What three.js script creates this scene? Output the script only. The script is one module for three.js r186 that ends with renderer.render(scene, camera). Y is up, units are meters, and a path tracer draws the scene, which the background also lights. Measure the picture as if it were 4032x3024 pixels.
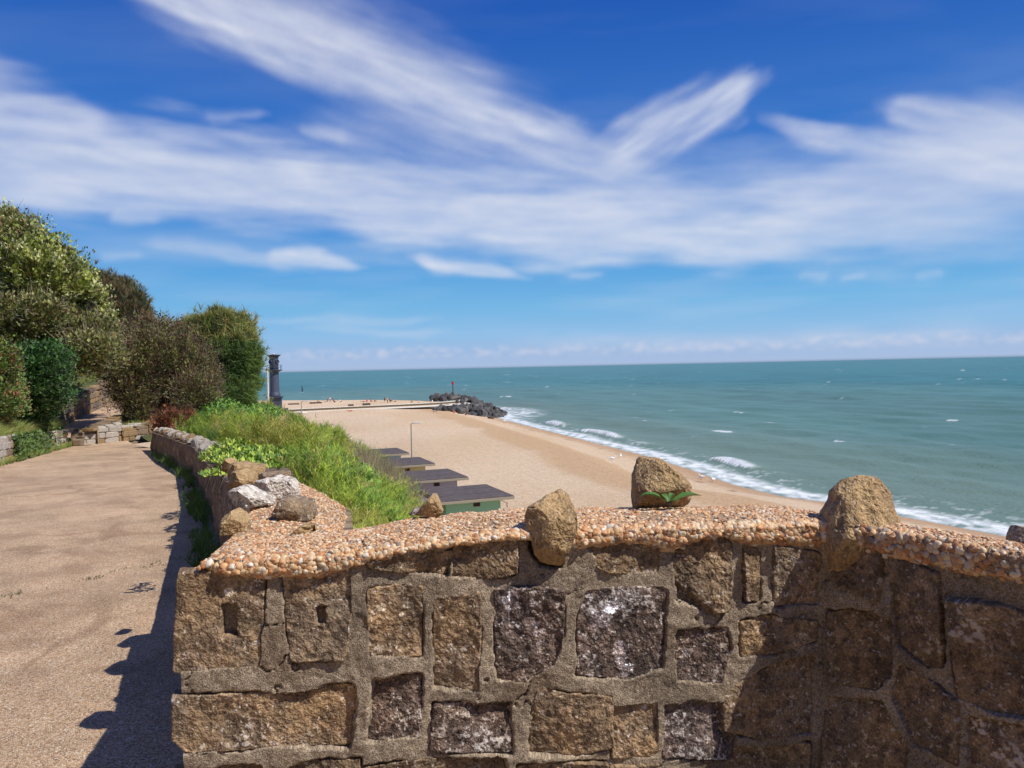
import * as THREE from 'three';
import { ImprovedNoise } from 'three/addons/math/ImprovedNoise.js';
import { mergeGeometries, mergeVertices } from 'three/addons/utils/BufferGeometryUtils.js';
import { MarchingCubes } from 'three/addons/objects/MarchingCubes.js';
import { RoundedBoxGeometry } from 'three/addons/geometries/RoundedBoxGeometry.js';

// ---------------------------------------------------------------- camera, sky, sun, exposure
const scene = new THREE.Scene();
const camera = new THREE.PerspectiveCamera(53.07, 4 / 3, 0.05, 90000);
camera.position.set(0, 1.5, 0);
camera.rotation.set(THREE.MathUtils.degToRad(-1.24), 0, THREE.MathUtils.degToRad(-1.22), 'YXZ');
const renderer = new THREE.WebGLRenderer({ antialias: true });
renderer.toneMapping = THREE.LinearToneMapping;
renderer.toneMappingExposure = 1.0;
renderer.shadowMap.enabled = true;
const SUN_DIR = new THREE.Vector3(0.93, 1.22, 0.37).normalize();
const sun = new THREE.DirectionalLight(new THREE.Color(1.0, 0.95, 0.86), 5.0);
sun.position.copy(SUN_DIR).multiplyScalar(120);
sun.castShadow = true;
sun.shadow.mapSize.set(4096, 4096);
Object.assign(sun.shadow.camera, { left: -70, right: 70, top: 70, bottom: -70, near: 1, far: 400 });
scene.add(sun, sun.target);

// ---------------------------------------------------------------- helpers
const perlin = new ImprovedNoise();
const N = (x, y = 0, z = 0) => perlin.noise(x, y, z);
function fbm(x, y, z, oct = 4) { let a = 0.5, s = 0, f = 1; for (let i = 0; i < oct; i++) { s += a * perlin.noise(x * f + i * 17.3, y * f + i * 5.1, z * f); a *= 0.5; f *= 2.03; } return s; }
function rng(seed) { let a = seed >>> 0; return () => { a = (a + 0x6D2B79F5) | 0; let t = Math.imul(a ^ (a >>> 15), 1 | a); t = (t + Math.imul(t ^ (t >>> 7), 61 | t)) ^ t; return ((t ^ (t >>> 14)) >>> 0) / 4294967296; }; }
const clamp = (v, a = 0, b = 1) => Math.min(b, Math.max(a, v));
const lerp = (a, b, t) => a + (b - a) * t;
const sstep = (a, b, x) => { const t = clamp((x - a) / (b - a)); return t * t * (3 - 2 * t); };
const mix3 = (a, b, t) => [lerp(a[0], b[0], t), lerp(a[1], b[1], t), lerp(a[2], b[2], t)];
const table = (pts, x) => { if (x <= pts[0][0]) return pts[0][1]; for (let i = 1; i < pts.length; i++) if (x <= pts[i][0]) { const [x0, y0] = pts[i - 1], [x1, y1] = pts[i]; return lerp(y0, y1, (x - x0) / (x1 - x0)); } return pts[pts.length - 1][1]; };
const lin = (r, g, b) => { const c = new THREE.Color().setRGB(r / 255, g / 255, b / 255, THREE.SRGBColorSpace); return [c.r, c.g, c.b]; };

// sky: air and cirrus as a computed equirect
{
  const W = 2048, H = 1024, data = new Float32Array(W * H * 4);
  const air = [[0, [0.40, 0.52, 0.74]], [1.2, [0.35, 0.50, 0.75]], [2.5, [0.27, 0.51, 0.79]], [4.5, [0.185, 0.47, 0.78]], [7.5, [0.10, 0.36, 0.74]], [11, [0.064, 0.265, 0.68]], [16, [0.042, 0.182, 0.58]], [25, [0.019, 0.106, 0.46]], [45, [0.014, 0.075, 0.38]], [90, [0.012, 0.06, 0.30]]];
  const airAt = (el) => { for (let i = 1; i < air.length; i++) if (el <= air[i][0]) { const t = (el - air[i - 1][0]) / (air[i][0] - air[i - 1][0]); return mix3(air[i - 1][1], air[i][1], t); } return air[air.length - 1][1]; };
  // cirrus streaks as azimuth, elevation, half width (degrees); density; fibre turn
  const S = (dens, soft, pts) => ({ dens, soft, pts });
  const streaks = [
    S(0.95, 0.35, [[-38.83, 12.54, 3.45],[-33.24, 13.15, 2.59],[-28.19, 13.37, 2.48],[-21.16, 12.96, 2.35],[-13.39, 12.23, 2.07],[-3.37, 11.03, 2.48],[6.87, 9.77, 2.35],[16.71, 8.59, 1.9],[25.66, 9.1, 2.76],[35.77, 9.06, 4.83]]),
    S(0.7, 0.7, [[-38.75, 14.93, 1.55],[-34.31, 16.56, 1.38],[-30.18, 16.38, 1.1],[-26.77, 16.06, 0.48]]),
    S(0.8, 0.5, [[-29.12, 25.15, 1.03],[-20.83, 23.8, 1.66],[-16.28, 22.51, 1.72],[-9.87, 20.91, 1.9],[-4.89, 18.79, 1.55],[0.2, 17.07, 1.38],[5.29, 15.49, 1.72],[10.29, 12.85, 2.07]]),
    S(0.5, 0.8, [[-23.7, 24.84, 1.38],[-13.07, 23.31, 1.9],[-4.83, 21.03, 1.72],[1.94, 18.56, 1.38]]),
    S(0.85, 0.3, [[7.28, 13.17, 1.03],[10.35, 15.99, 1.45],[13.65, 17.41, 1.55],[16.54, 18.31, 1.31],[18.73, 18.93, 0.62]]),
    S(0.35, 0.8, [[9.7, 16.96, 0.41],[13.67, 18.6, 0.34],[16.88, 19.59, 0.21]]),
    S(0.8, 0.45, [[18.69, 16.31, 0.41],[22.87, 14.92, 0.76],[27.08, 13.49, 1.03],[31.01, 12.36, 1.38],[37.97, 10.84, 2.76]]),
    S(0.75, 0.6, [[26.02, 16.49, 0.48],[28.45, 15.55, 0.97],[31.52, 13.94, 1.38],[37.98, 11.36, 2.07]]),
    S(0.45, 0.9, [[-15.21, 16.19, 1.38],[-8.34, 15.82, 2.24],[-1.55, 15.53, 2.41],[5.23, 12.78, 2.41],[8.58, 10.68, 2.41]]),
    S(0.5, 0.9, [[6.92, 12.06, 2.07],[16.77, 12.38, 1.72],[25.69, 11.49, 2.07],[35.78, 10.14, 3.45]]),
    S(0.75, 0.35, [[-16.71, 7.89, 0.34],[-13.83, 7.81, 0.62],[-10.22, 7.57, 0.1]]),
    S(0.7, 0.4, [[-6.67, 8.33, 0.34],[-4.82, 7.55, 0.48],[-1.4, 7.23, 0.38],[1.69, 6.86, 0.17]]),
    S(0.35, 0.7, [[-28.02, 10.41, 0.41],[-26.53, 10.43, 0.62],[-23.87, 10.29, 0.34]]),
    S(0.4, 0.7, [[-25.62, 8.57, 0.28],[-22.18, 8.31, 0.48],[-18.57, 8.2, 0.34],[-15.43, 8.01, 0.17]]),
    S(0.35, 0.6, [[-28.38, 7.3, 0.34],[-25.65, 7.41, 0.28]]),
    S(0.45, 0.7, [[-21.79, 16.85, 0.41],[-19.54, 17.16, 0.34],[-17.07, 17.22, 0.21]]),
    S(0.4, 0.7, [[-15.2, 16.65, 0.28],[-13.93, 16.26, 0.41],[-11.33, 16.05, 0.34]]),
    S(0.4, 0.5, [[4.26, 7.09, 0.21],[6.81, 6.78, 0.14]]),
    S(0.35, 0.7, [[-17.76, 3.63, 0.21],[-10.32, 3.72, 0.31],[-4.91, 3.79, 0.24]]),
    S(0.35, 0.7, [[-15.25, 3.03, 0.28],[-8.66, 2.96, 0.31],[-4.25, 2.62, 0.24]]),
    S(0.3, 0.6, [[23.63, 5.34, 0.14],[25.63, 5.71, 0.21]]),
    S(0.3, 0.8, [[20.68, 5.78, 0.28],[22.76, 5.49, 0.28]]),
    S(0.3, 0.8, [[28.35, 5.12, 0.28],[29.93, 5.15, 0.28]]),
    S(0.3, 0.9, [[-0.14, 1.85, 0.48],[16.61, 1.75, 0.55],[33.4, 1.3, 0.48]]),
  ];
  const dirs = streaks.map(({ pts }) => { const a = pts[0], b = pts[pts.length - 1], l = Math.hypot(b[0] - a[0], b[1] - a[1]); return [(b[0] - a[0]) / l, (b[1] - a[1]) / l]; });
  const isz = streaks.map((s) => { let a0 = 1e9, a1 = -1e9, e0 = 1e9, e1 = -1e9; for (const [a, e, w] of s.pts) { a0 = Math.min(a0, a - 3 * w); a1 = Math.max(a1, a + 3 * w); e0 = Math.min(e0, e - 3 * w); e1 = Math.max(e1, e + 3 * w); } return [a0, a1, e0, e1]; });
  for (let j = 0; j < H; j++) {
    const el = (j + 0.5) / H * 180 - 90;
    if (el < -1) { for (let i = 0; i < W; i++) data.set([0.10, 0.16, 0.20, 1], (j * W + i) * 4); continue; }
    const base = airAt(Math.max(0, el));
    for (let i = 0; i < W; i++) {
      let az = (i + 0.5) / W * 360 - 90; if (az > 180) az -= 360;
      // a plane of cloud far overhead, for the rest of the sky
      const er = Math.max(el, 3) * Math.PI / 180, ar = az * Math.PI / 180, k = 1 / Math.tan(er + 0.06);
      const px = Math.sin(ar) * k, pz = Math.cos(ar) * k;
      const wx = az + 2.6 * fbm(az * 0.09, el * 0.16, 3.3, 3), wy = el + 1.5 * fbm(az * 0.11, el * 0.2, 8.1, 4);
      let d = 0;
      for (let s = 0; s < streaks.length; s++) {
        const q = isz[s]; if (wx < q[0] || wx > q[1] || wy < q[2] || wy > q[3]) continue;
        const P = streaks[s].pts; let best = 9, run = 0; const [tx, ty] = dirs[s];
        for (let m = 1; m < P.length; m++) {
          const [x0, y0, w0] = P[m - 1], [x1, y1, w1] = P[m], dx = x1 - x0, dy = y1 - y0, t = clamp(((wx - x0) * dx + (wy - y0) * dy) / (dx * dx + dy * dy));
          let oy = wy - y0 - t * dy, ox = wx - x0 - t * dx;
          const r = Math.hypot(ox, oy) / lerp(w0, w1, t) * (oy < 0 ? 1.15 : 0.92); if (r < best) { best = r; run = (m - 1 + t) / (P.length - 1); }
        }
        if (best > 2.6) continue; const tip = sstep(-0.02, 0.14, run) * sstep(1.02, 0.8, run);
        const u = az * tx + el * ty, v = -az * ty + el * tx;
        const soft0 = streaks[s].soft; const fib = 0.5 + (s === 0 ? 0.75 : 1.05) * fbm(u * 0.11, v * 0.7, s * 7.7, 6), soft = 0.5 + 0.65 * soft0, fine = 0.92 + (s === 0 ? 0.28 : 0.6) * fbm(u * 0.35, v * 2.0, s * 5.3 + 9, 4);
        const m = (1 - sstep(1 - soft, 1 + soft, best + 0.35 * (1 - tip) + 0.95 * fbm(u * 0.14, v * 0.9, s * 3.1 + 40, 6)));
        d = 1 - (1 - d) * (1 - clamp(m * streaks[s].dens * (0.5 + 0.68 * fib) * fine * (0.25 + 0.75 * tip)));
      }
      const out = clamp(Math.max(Math.abs(az) / 44, el / 34) * 4 - 3.6);
      const veil = clamp(fbm(px * 0.9 + 4, pz * 2.3, 2.2, 5) * 1.5 + 0.22) * (0.30 + 0.12 * out) * sstep(4, 14, el);
      const thin = clamp(0.2 + 1.6 * fbm(az * 0.05 + 3, el * 0.45, 5.5, 5)) * 0.26 * sstep(1.4, 4, el) * (1 - sstep(9, 22, el));
      d = 1 - (1 - d) * (1 - veil * (0.3 + 0.7 * out)) * (1 - thin);
      // row of far cumulus low over the sea
      const top = 1.55 + 0.75 * fbm(az * 0.42, 7.7, 0, 5) + 0.35 * Math.abs(fbm(az * 2.2, 1.1, 3, 3));
      const cu = sstep(-26, -23, az) * sstep(top + 0.14, top - 0.22, el) * sstep(0.55, 1.15, el) * clamp(0.30 + 2.2 * fbm(az * 1.1, el * 2.2, 6, 4));
      const cloud = mix3([0.76, 0.79, 0.87], [0.66, 0.71, 0.85], clamp(0.5 + fbm(az * 0.1, el * 0.4, 1, 4)));
      let c = mix3(base, cloud, clamp(d * 0.92));
      c = mix3(c, [0.66, 0.68, 0.80], cu * 0.55);
      data[(j * W + i) * 4] = c[0]; data[(j * W + i) * 4 + 1] = c[1]; data[(j * W + i) * 4 + 2] = c[2]; data[(j * W + i) * 4 + 3] = 1;
    }
  }
  const sky = new THREE.DataTexture(data, W, H, THREE.RGBAFormat, THREE.FloatType);
  sky.mapping = THREE.EquirectangularReflectionMapping; sky.magFilter = THREE.LinearFilter; sky.needsUpdate = true;
  scene.background = sky; scene.environment = sky;
}

const used = {};
function numbered(n) { if (!(n in used)) { used[n] = 0; return n; } used[n]++; return `${n}_${String(used[n]).padStart(3, '0')}`; }
function tag(o, label, category, group) { o.userData.label = label; if (category) o.userData.category = category; if (group) o.userData.group = group; return o; }
function thing(name, label, category, pos = [0, 0, 0], turn = 0, group) { const g = new THREE.Group(); g.name = numbered(name); g.position.set(...pos); g.rotation.y = turn; tag(g, label, category, group); scene.add(g); return g; }
function part(name, geo, mat, parent, label) { const m = new THREE.Mesh(geo, mat); m.name = name; m.castShadow = m.receiveShadow = true; parent.add(m); if (label) m.userData.label = label; return m; }
function single(name, geo, mat, label, category, group) { return tag(part(numbered(name), geo, mat, scene), label, category, group); }
function structure(name, geo, mat) { const m = part(name, geo, mat, scene); m.userData.kind = 'structure'; return m; }

// tiling lattice noise, 0..1
function tile(size, cells, oct, seed) {
  const out = new Float32Array(size * size); let amp = 0.5, tot = 0;
  for (let o = 0; o < oct; o++) {
    const n = cells << o, r = rng(seed * 131 + o), L = new Float32Array(n * n); for (let i = 0; i < L.length; i++) L[i] = r();
    for (let y = 0; y < size; y++) {
      const fy = y / size * n, iy = Math.floor(fy), ty = fy - iy, sy = ty * ty * (3 - 2 * ty), y0 = (iy % n) * n, y1 = ((iy + 1) % n) * n;
      for (let x = 0; x < size; x++) {
        const fx = x / size * n, ix = Math.floor(fx), t = fx - ix, sx = t * t * (3 - 2 * t), x0 = ix % n, x1 = (ix + 1) % n;
        const a = L[y0 + x0], b = L[y0 + x1], c = L[y1 + x0], d = L[y1 + x1];
        out[y * size + x] += amp * (a + (b - a) * sx + (c - a) * sy + (a - b - c + d) * sx * sy);
      }
    }
    tot += amp; amp *= 0.55;
  }
  for (let i = 0; i < out.length; i++) out[i] /= tot;
  return out;
}
// tiling grains: nearest jittered point; returns {h: dome 0..1, id: 0..1}
function grains(size, cells, seed) {
  const r = rng(seed), px = new Float32Array(cells * cells), py = px.slice(), id = px.slice(), sc = px.slice();
  for (let i = 0; i < px.length; i++) { px[i] = r(); py[i] = r(); id[i] = r(); sc[i] = 0.75 + 0.5 * r(); }
  const h = new Float32Array(size * size), k = h.slice();
  for (let y = 0; y < size; y++) for (let x = 0; x < size; x++) {
    const fx = x / size * cells, fy = y / size * cells, ix = Math.floor(fx), iy = Math.floor(fy); let b = 9, b2 = 9, bi = 0;
    for (let dy = -1; dy <= 1; dy++) for (let dx = -1; dx <= 1; dx++) {
      const cx = (ix + dx + cells) % cells, cy = (iy + dy + cells) % cells, i = cy * cells + cx;
      const ox = ix + dx + px[i] - fx, oy = iy + dy + py[i] - fy, d = (ox * ox + oy * oy) * sc[i];
      if (d < b) { b2 = b; b = d; bi = i; } else if (d < b2) b2 = d;
    }
    h[y * size + x] = clamp((Math.sqrt(b2) - Math.sqrt(b)) * 1.8); k[y * size + x] = id[bi];
  }
  return { h, k };
}
function colorTex(size, fn, metres) {
  const d = new Uint8Array(size * size * 4);
  for (let i = 0; i < size * size; i++) { const c = fn(i); d[i * 4] = clamp(c[0], 0, 255); d[i * 4 + 1] = clamp(c[1], 0, 255); d[i * 4 + 2] = clamp(c[2], 0, 255); d[i * 4 + 3] = 255; }
  const t = new THREE.DataTexture(d, size, size, THREE.RGBAFormat); t.colorSpace = THREE.SRGBColorSpace; return finish(t, metres);
}
function bumpTex(size, fn, metres) {
  const d = new Uint8Array(size * size * 4);
  for (let i = 0; i < size * size; i++) { const v = clamp(fn(i)) * 255; d[i * 4] = d[i * 4 + 1] = d[i * 4 + 2] = v; d[i * 4 + 3] = 255; }
  return finish(new THREE.DataTexture(d, size, size, THREE.RGBAFormat), metres);
}
function finish(t, metres) { t.wrapS = t.wrapT = THREE.RepeatWrapping; t.magFilter = THREE.LinearFilter; t.minFilter = THREE.LinearMipmapLinearFilter; t.generateMipmaps = true; t.repeat.set(1 / metres, 1 / metres); t.needsUpdate = true; return t; }
const std = (o) => new THREE.MeshStandardMaterial({ roughness: 0.95, metalness: 0, side: THREE.DoubleSide, ...o });

// ---------------------------------------------------------------- materials
const SZ = 1024;
const n8 = tile(SZ, 8, 6, 1), n4 = tile(SZ, 4, 6, 2), n64 = tile(SZ, 64, 3, 3), n24 = tile(SZ, 24, 5, 4), n160 = tile(SZ, 160, 2, 5);
const pits = (i) => clamp(0.5 + (n24[i] - 0.5) * 1.5 + (n64[i] - 0.5) * 0.7 + (n160[i] - 0.5) * 0.35);
const stoneBump = bumpTex(SZ, pits, 0.6);
function stoneTex(base, alt, dark, lichen, spots, patch, metres = 0.6) {
  return colorTex(SZ, (i) => {
    let c = mix3(base, alt, sstep(0.35, 0.65, n8[i]));
    c = mix3(c, dark, sstep(0.52, 0.34, n24[i]) * 0.55 + sstep(0.45, 0.3, n64[i]) * 0.35);
    const g = (n160[i] - 0.5) * 70; c = [c[0] + g, c[1] + g * 0.92, c[2] + g * 0.8];
    const l = Math.max(sstep(spots, spots + 0.05, n64[(i + 5000) % (SZ * SZ)]) * 0.9, sstep(patch, patch + 0.05, n4[i] * 0.75 + n24[i] * 0.25) * sstep(0.42, 0.6, n64[i]));
    return mix3(c, [lichen[0] + g * 0.5, lichen[1] + g * 0.5, lichen[2] + g * 0.5], l * 0.85);
  }, metres);
}
const M = {};
M.sand = std({ map: stoneTex([150, 127, 99], [130, 111, 89], [86, 72, 58], [196, 188, 180], 0.71, 0.62), bumpMap: stoneBump, bumpScale: 0.0055, vertexColors: true });
M.darkStone = std({ map: stoneTex([118, 100, 90], [96, 82, 74], [58, 49, 45], [196, 190, 184], 0.69, 0.515), bumpMap: stoneBump, bumpScale: 0.007, vertexColors: true });
M.tan = std({ map: stoneTex([178, 148, 106], [158, 130, 92], [124, 100, 72], [192, 180, 160], 0.76, 0.72), bumpMap: stoneBump, bumpScale: 0.008, vertexColors: true });
M.pale = std({ map: stoneTex([224, 214, 200], [204, 192, 178], [124, 112, 102], [238, 234, 228], 0.68, 0.56), bumpMap: stoneBump, bumpScale: 0.012, vertexColors: true });
M.mortar = std({ map: colorTex(SZ, (i) => { const g = (n160[i] - 0.5) * 95 + (n64[i] - 0.5) * 45; const b = mix3([162, 146, 126], [136, 121, 104], n8[i]); return [b[0] + g, b[1] + g * 0.95, b[2] + g * 0.9]; }, 0.45), bumpMap: bumpTex(SZ, (i) => 0.5 + (n160[i] - 0.5) * 0.8 + (n64[i] - 0.5) * 0.5, 0.33), bumpScale: 0.0028, vertexColors: true });
const PS = 2048, pg = grains(PS, 230, 11), pn = tile(PS, 6, 6, 12);
M.path = std({ map: colorTex(PS, (i) => {
  const k = pg.k[i]; let c = k < 0.42 ? [208, 177, 143] : k < 0.62 ? [190, 155, 120] : k < 0.78 ? [222, 200, 172] : k < 0.9 ? [168, 138, 110] : k < 0.96 ? [136, 114, 94] : [242, 228, 210];
  c = mix3([132, 102, 78], c, sstep(0.02, 0.28, pg.h[i])); const v = 0.98 + 0.22 * (pn[i] - 0.5) + 0.12 * ((k * 37) % 1 - 0.5); return [c[0] * v, c[1] * v, c[2] * v];
}, 1.7), bumpMap: bumpTex(PS, (i) => Math.sqrt(pg.h[i]) * (0.6 + 0.4 * pg.k[i]), 1.7), bumpScale: 0.004, vertexColors: true });
const bg = grains(SZ, 150, 21);
M.beach = std({ map: colorTex(SZ, (i) => { const k = bg.k[i], v = 0.82 + 0.36 * k; const g = (n24[i] - 0.5) * 26; const c = mix3([208, 187, 160], [212, 184, 150], n8[i]); return [c[0] * v + g, c[1] * v + g, c[2] * v + g]; }, 7.3), bumpMap: bumpTex(SZ, (i) => 0.5 * bg.h[i] + 0.5 * n8[i], 7.3), bumpScale: 0.05, vertexColors: true });
M.soil = std({ map: colorTex(512, (i) => { const j = (i % 512) * 2 + Math.floor(i / 512) * 2 * SZ, g = (n24[j] - 0.5) * 60 + (n64[j] - 0.5) * 40; return [74 + g, 78 + g, 44 + g * 0.7]; }, 2.0), vertexColors: true });
const concTex = colorTex(512, (i) => { const j = (i % 512) * 2 + Math.floor(i / 512) * 2 * SZ, g = (n8[j] - 0.5) * 60 + (n64[j] - 0.5) * 26; return [205 + g, 198 + g, 184 + g]; }, 3);
M.concrete = std({ map: concTex, vertexColors: true });
M.felt = std({ map: colorTex(512, (i) => { const j = (i % 512) * 2 + Math.floor(i / 512) * 2 * SZ, g = (n8[j] - 0.5) * 34 + (n160[j] - 0.5) * 16; return [84 + g, 75 + g, 74 + g]; }, 2.5), roughness: 0.9 });
const boulderTex = colorTex(512, (i) => { const j = (i % 512) * 2 + Math.floor(i / 512) * 2 * SZ, g = (n24[j] - 0.5) * 80; return [150 + g, 148 + g, 146 + g]; }, 2.5);
M.boulders = [[0.24, 0.24, 0.245], [0.36, 0.36, 0.36], [0.52, 0.51, 0.49], [0.18, 0.18, 0.185], [0.30, 0.29, 0.29]].map((c) => std({ map: boulderTex, color: new THREE.Color(...c), bumpMap: stoneBump, bumpScale: 0.05 }));
M.wood = std({ map: colorTex(512, (i) => { const j = (i % 512) * 2 + Math.floor(i / 512) * 2 * SZ, g = (n24[j] - 0.5) * 50; return [86 + g, 74 + g, 62 + g]; }, 0.7) });
M.bark = std({ map: colorTex(512, (i) => { const j = (i % 512) * 2 + Math.floor(i / 512) * 2 * SZ, g = (n24[j] - 0.5) * 60; return [98 + g, 86 + g, 72 + g]; }, 0.5) });
const leafMat = (t = 0.3) => new THREE.MeshPhysicalMaterial({ color: 0xffffff, roughness: 0.75, metalness: 0, transmission: t, thickness: 0, side: THREE.DoubleSide });
M.leaf = leafMat(0.32); M.blade = leafMat(0.3); M.twig = std({ color: 0xffffff, roughness: 0.9 });
M.pebble = std({ color: 0xffffff, roughness: 0.55 });
M.paint = (r, g, b, rough = 0.6) => std({ color: new THREE.Color(...lin(r, g, b)), roughness: rough });

// ---------------------------------------------------------------- geometry helpers
function grid(nu, nv, fn, colFn) { // fn(u,v)->[x,y,z,(uu,vv)]
  const pos = new Float32Array((nu + 1) * (nv + 1) * 3), uv = new Float32Array((nu + 1) * (nv + 1) * 2), col = colFn ? new Float32Array((nu + 1) * (nv + 1) * 3) : null, idx = [];
  for (let j = 0; j <= nv; j++) for (let i = 0; i <= nu; i++) { const k = j * (nu + 1) + i, p = fn(i / nu, j / nv, i, j); pos.set(p.slice(0, 3), k * 3); uv[k * 2] = p.length > 3 ? p[3] : p[0]; uv[k * 2 + 1] = p.length > 3 ? p[4] : p[2]; if (col) col.set(colFn(p, i / nu, j / nv), k * 3); }
  for (let j = 0; j < nv; j++) for (let i = 0; i < nu; i++) { const a = j * (nu + 1) + i, b = a + 1, c = a + nu + 1, d = c + 1; idx.push(a, b, d, a, d, c); }
  const g = new THREE.BufferGeometry(); g.setAttribute('position', new THREE.BufferAttribute(pos, 3)); g.setAttribute('uv', new THREE.BufferAttribute(uv, 2)); if (col) g.setAttribute('color', new THREE.BufferAttribute(col, 3));
  g.setIndex(idx); g.computeVertexNormals(); return g;
}
function boxUV(geo) { // metric uv from the main axis of each face; keeps smooth normals
  const g = geo.index ? geo.toNonIndexed() : geo, p = g.attributes.position, uv = new Float32Array(p.count * 2), a = new THREE.Vector3(), b = a.clone(), c = a.clone();
  for (let i = 0; i < p.count; i += 3) {
    a.fromBufferAttribute(p, i); b.fromBufferAttribute(p, i + 1).sub(a); c.fromBufferAttribute(p, i + 2).sub(a); b.cross(c);
    const x = Math.abs(b.x), y = Math.abs(b.y), z = Math.abs(b.z);
    for (let k = i; k < i + 3; k++) { const X = p.getX(k), Y = p.getY(k), Z = p.getZ(k); if (x > y && x > z) { uv[k * 2] = Z; uv[k * 2 + 1] = Y; } else if (y > z) { uv[k * 2] = X; uv[k * 2 + 1] = Z; } else { uv[k * 2] = X; uv[k * 2 + 1] = Y; } }
  }
  g.setAttribute('uv', new THREE.BufferAttribute(uv, 2)); return g;
}
function tint(g, c) { const n = g.attributes.position.count, a = new Float32Array(n * 3); for (let i = 0; i < n; i++) { a[i * 3] = c[0]; a[i * 3 + 1] = c[1]; a[i * 3 + 2] = c[2]; } g.setAttribute('color', new THREE.BufferAttribute(a, 3)); return g; }
function ico(detail) { const g = new THREE.IcosahedronGeometry(1, detail); g.deleteAttribute('normal'); g.deleteAttribute('uv'); return mergeVertices(g, 1e-5); }
// a broken rock: planes cut a ball, then noise; half sizes sx, sy, sz
function rockGeo(seed, sx, sy, sz, { planes = 9, rough = 0.06, detail = 10, freq = 2.2 } = {}) {
  const g = ico(detail), p = g.attributes.position, r = rng(seed), P = [];
  for (let i = 0; i < planes; i++) { const z = r() * 2 - 1, a = r() * 6.283, q = Math.sqrt(1 - z * z); P.push([q * Math.cos(a), z, q * Math.sin(a), 0.62 + 0.3 * r()]); }
  for (let i = 0; i < p.count; i++) {
    const x = p.getX(i), y = p.getY(i), z = p.getZ(i); let m = 1;
    for (const [a, b, c, d] of P) { const k = x * a + y * b + z * c; if (k > 0) m = Math.min(m, d / k); }
    const o = seed * 3.7, w = m * (1 + rough * 2 * fbm(x * freq + o, y * freq, z * freq, 5));
    p.setXYZ(i, x * w * sx, y * w * sy, z * w * sz);
  }
  g.computeVertexNormals(); return tint(boxUV(g), [1, 1, 1]);
}
// a rock with a given outline in its own xy plane and a thickness in z
function outlineRock(outline, thick, seed, { rough = 0.006, detail = 30, square = 0.55, smooth = 4 } = {}) {
  const g = ico(detail), p = g.attributes.position, n = outline.length, o = seed * 9.1;
  const rad = (th) => { const dx = Math.cos(th), dy = Math.sin(th); let best = 0; for (let i = 0; i < n; i++) { const [ax, ay] = outline[i], [bx, by] = outline[(i + 1) % n], ex = bx - ax, ey = by - ay, den = dx * ey - dy * ex; if (Math.abs(den) < 1e-9) continue; const t = (ax * ey - ay * ex) / den, s = (ax * dy - ay * dx) / den; if (t > 0 && s >= -1e-6 && s <= 1 + 1e-6) best = Math.max(best, t); } return best; };
  const R = new Float32Array(720); for (let i = 0; i < 720; i++) R[i] = rad((i / 720) * Math.PI * 2);
  const pr = rng(seed * 77 + 5), PL = []; for (let i = 0; i < 14; i++) { const a = pr() * 6.283, z = (pr() < 0.8 ? 1 : -1) * (0.35 + 0.6 * pr()), q = Math.sqrt(1 - z * z); PL.push([q * Math.cos(a), q * Math.sin(a), z, 0.48 + 0.36 * pr()]); }
  const ext = Math.max(...outline.map((p) => Math.hypot(p[0], p[1])));
  const S = R.map((_, i) => { let s = 0; for (let k = -smooth; k <= smooth; k++) s += R[(i + k + 720) % 720]; return s / (2 * smooth + 1); });
  for (let i = 0; i < p.count; i++) {
    const x = p.getX(i), y = p.getY(i), z = p.getZ(i), q = Math.hypot(x, y), th = Math.atan2(y, x), f = ((th / (Math.PI * 2)) * 720 + 720) % 720, i0 = Math.floor(f), rr = lerp(S[i0 % 720], S[(i0 + 1) % 720], f - i0);
    const c = Math.pow(q, square), X = (q > 0 ? x / q : 0) * rr * c, Y = (q > 0 ? y / q : 0) * rr * c, Z = Math.sign(z) * Math.pow(Math.abs(z), square) * thick / 2;
    let FX = X, FY = Y, FZ = Z; for (const [a, b, c, d] of PL) { const w = Math.abs(c) * thick * 0.5 + Math.hypot(a, b) * ext * 0.8, dd = FX * a + FY * b + FZ * c - w * d; if (dd > 0) { FX -= a * dd * 0.55; FY -= b * dd * 0.55; FZ -= c * dd * 0.95; } }
    const k = 1 + (fbm(X * 14 + o, Y * 14, Z * 14, 3) * 0.10), e = rough * 2 * fbm(X * 26 + o, Y * 26, Z * 26, 4), l = Math.hypot(X, Y, Z) || 1;
    const cut = 0.03 * Math.max(0, N(X * 11 + o, Y * 8, 4.4) - 0.08) + 0.006 * sstep(0.05, 0.0, Math.abs(N(X * 9 + o, Y * 7, 9.4)));
    p.setXYZ(i, FX * (1 + (k - 1) * 0.4) + X / l * e, FY * (1 + (k - 1) * 0.25) + Y / l * e, FZ * k + (Z / l) * e - Math.sign(Z) * cut);
  }
  g.computeVertexNormals(); return tint(boxUV(g), [1, 1, 1]);
}
function tube(pts, r0, r1, seg = 8, radial = 6) { // tapered limb
  const curve = new THREE.CatmullRomCurve3(pts.map((p) => new THREE.Vector3(...p))), g = new THREE.TubeGeometry(curve, seg, 1, radial, false), p = g.attributes.position;
  for (let j = 0; j <= seg; j++) { const c = curve.getPointAt(j / seg), r = lerp(r0, r1, j / seg); for (let i = 0; i <= radial; i++) { const k = j * (radial + 1) + i; p.setXYZ(k, c.x + (p.getX(k) - c.x) * r, c.y + (p.getY(k) - c.y) * r, c.z + (p.getZ(k) - c.z) * r); } }
  g.computeVertexNormals(); return g;
}
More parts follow.
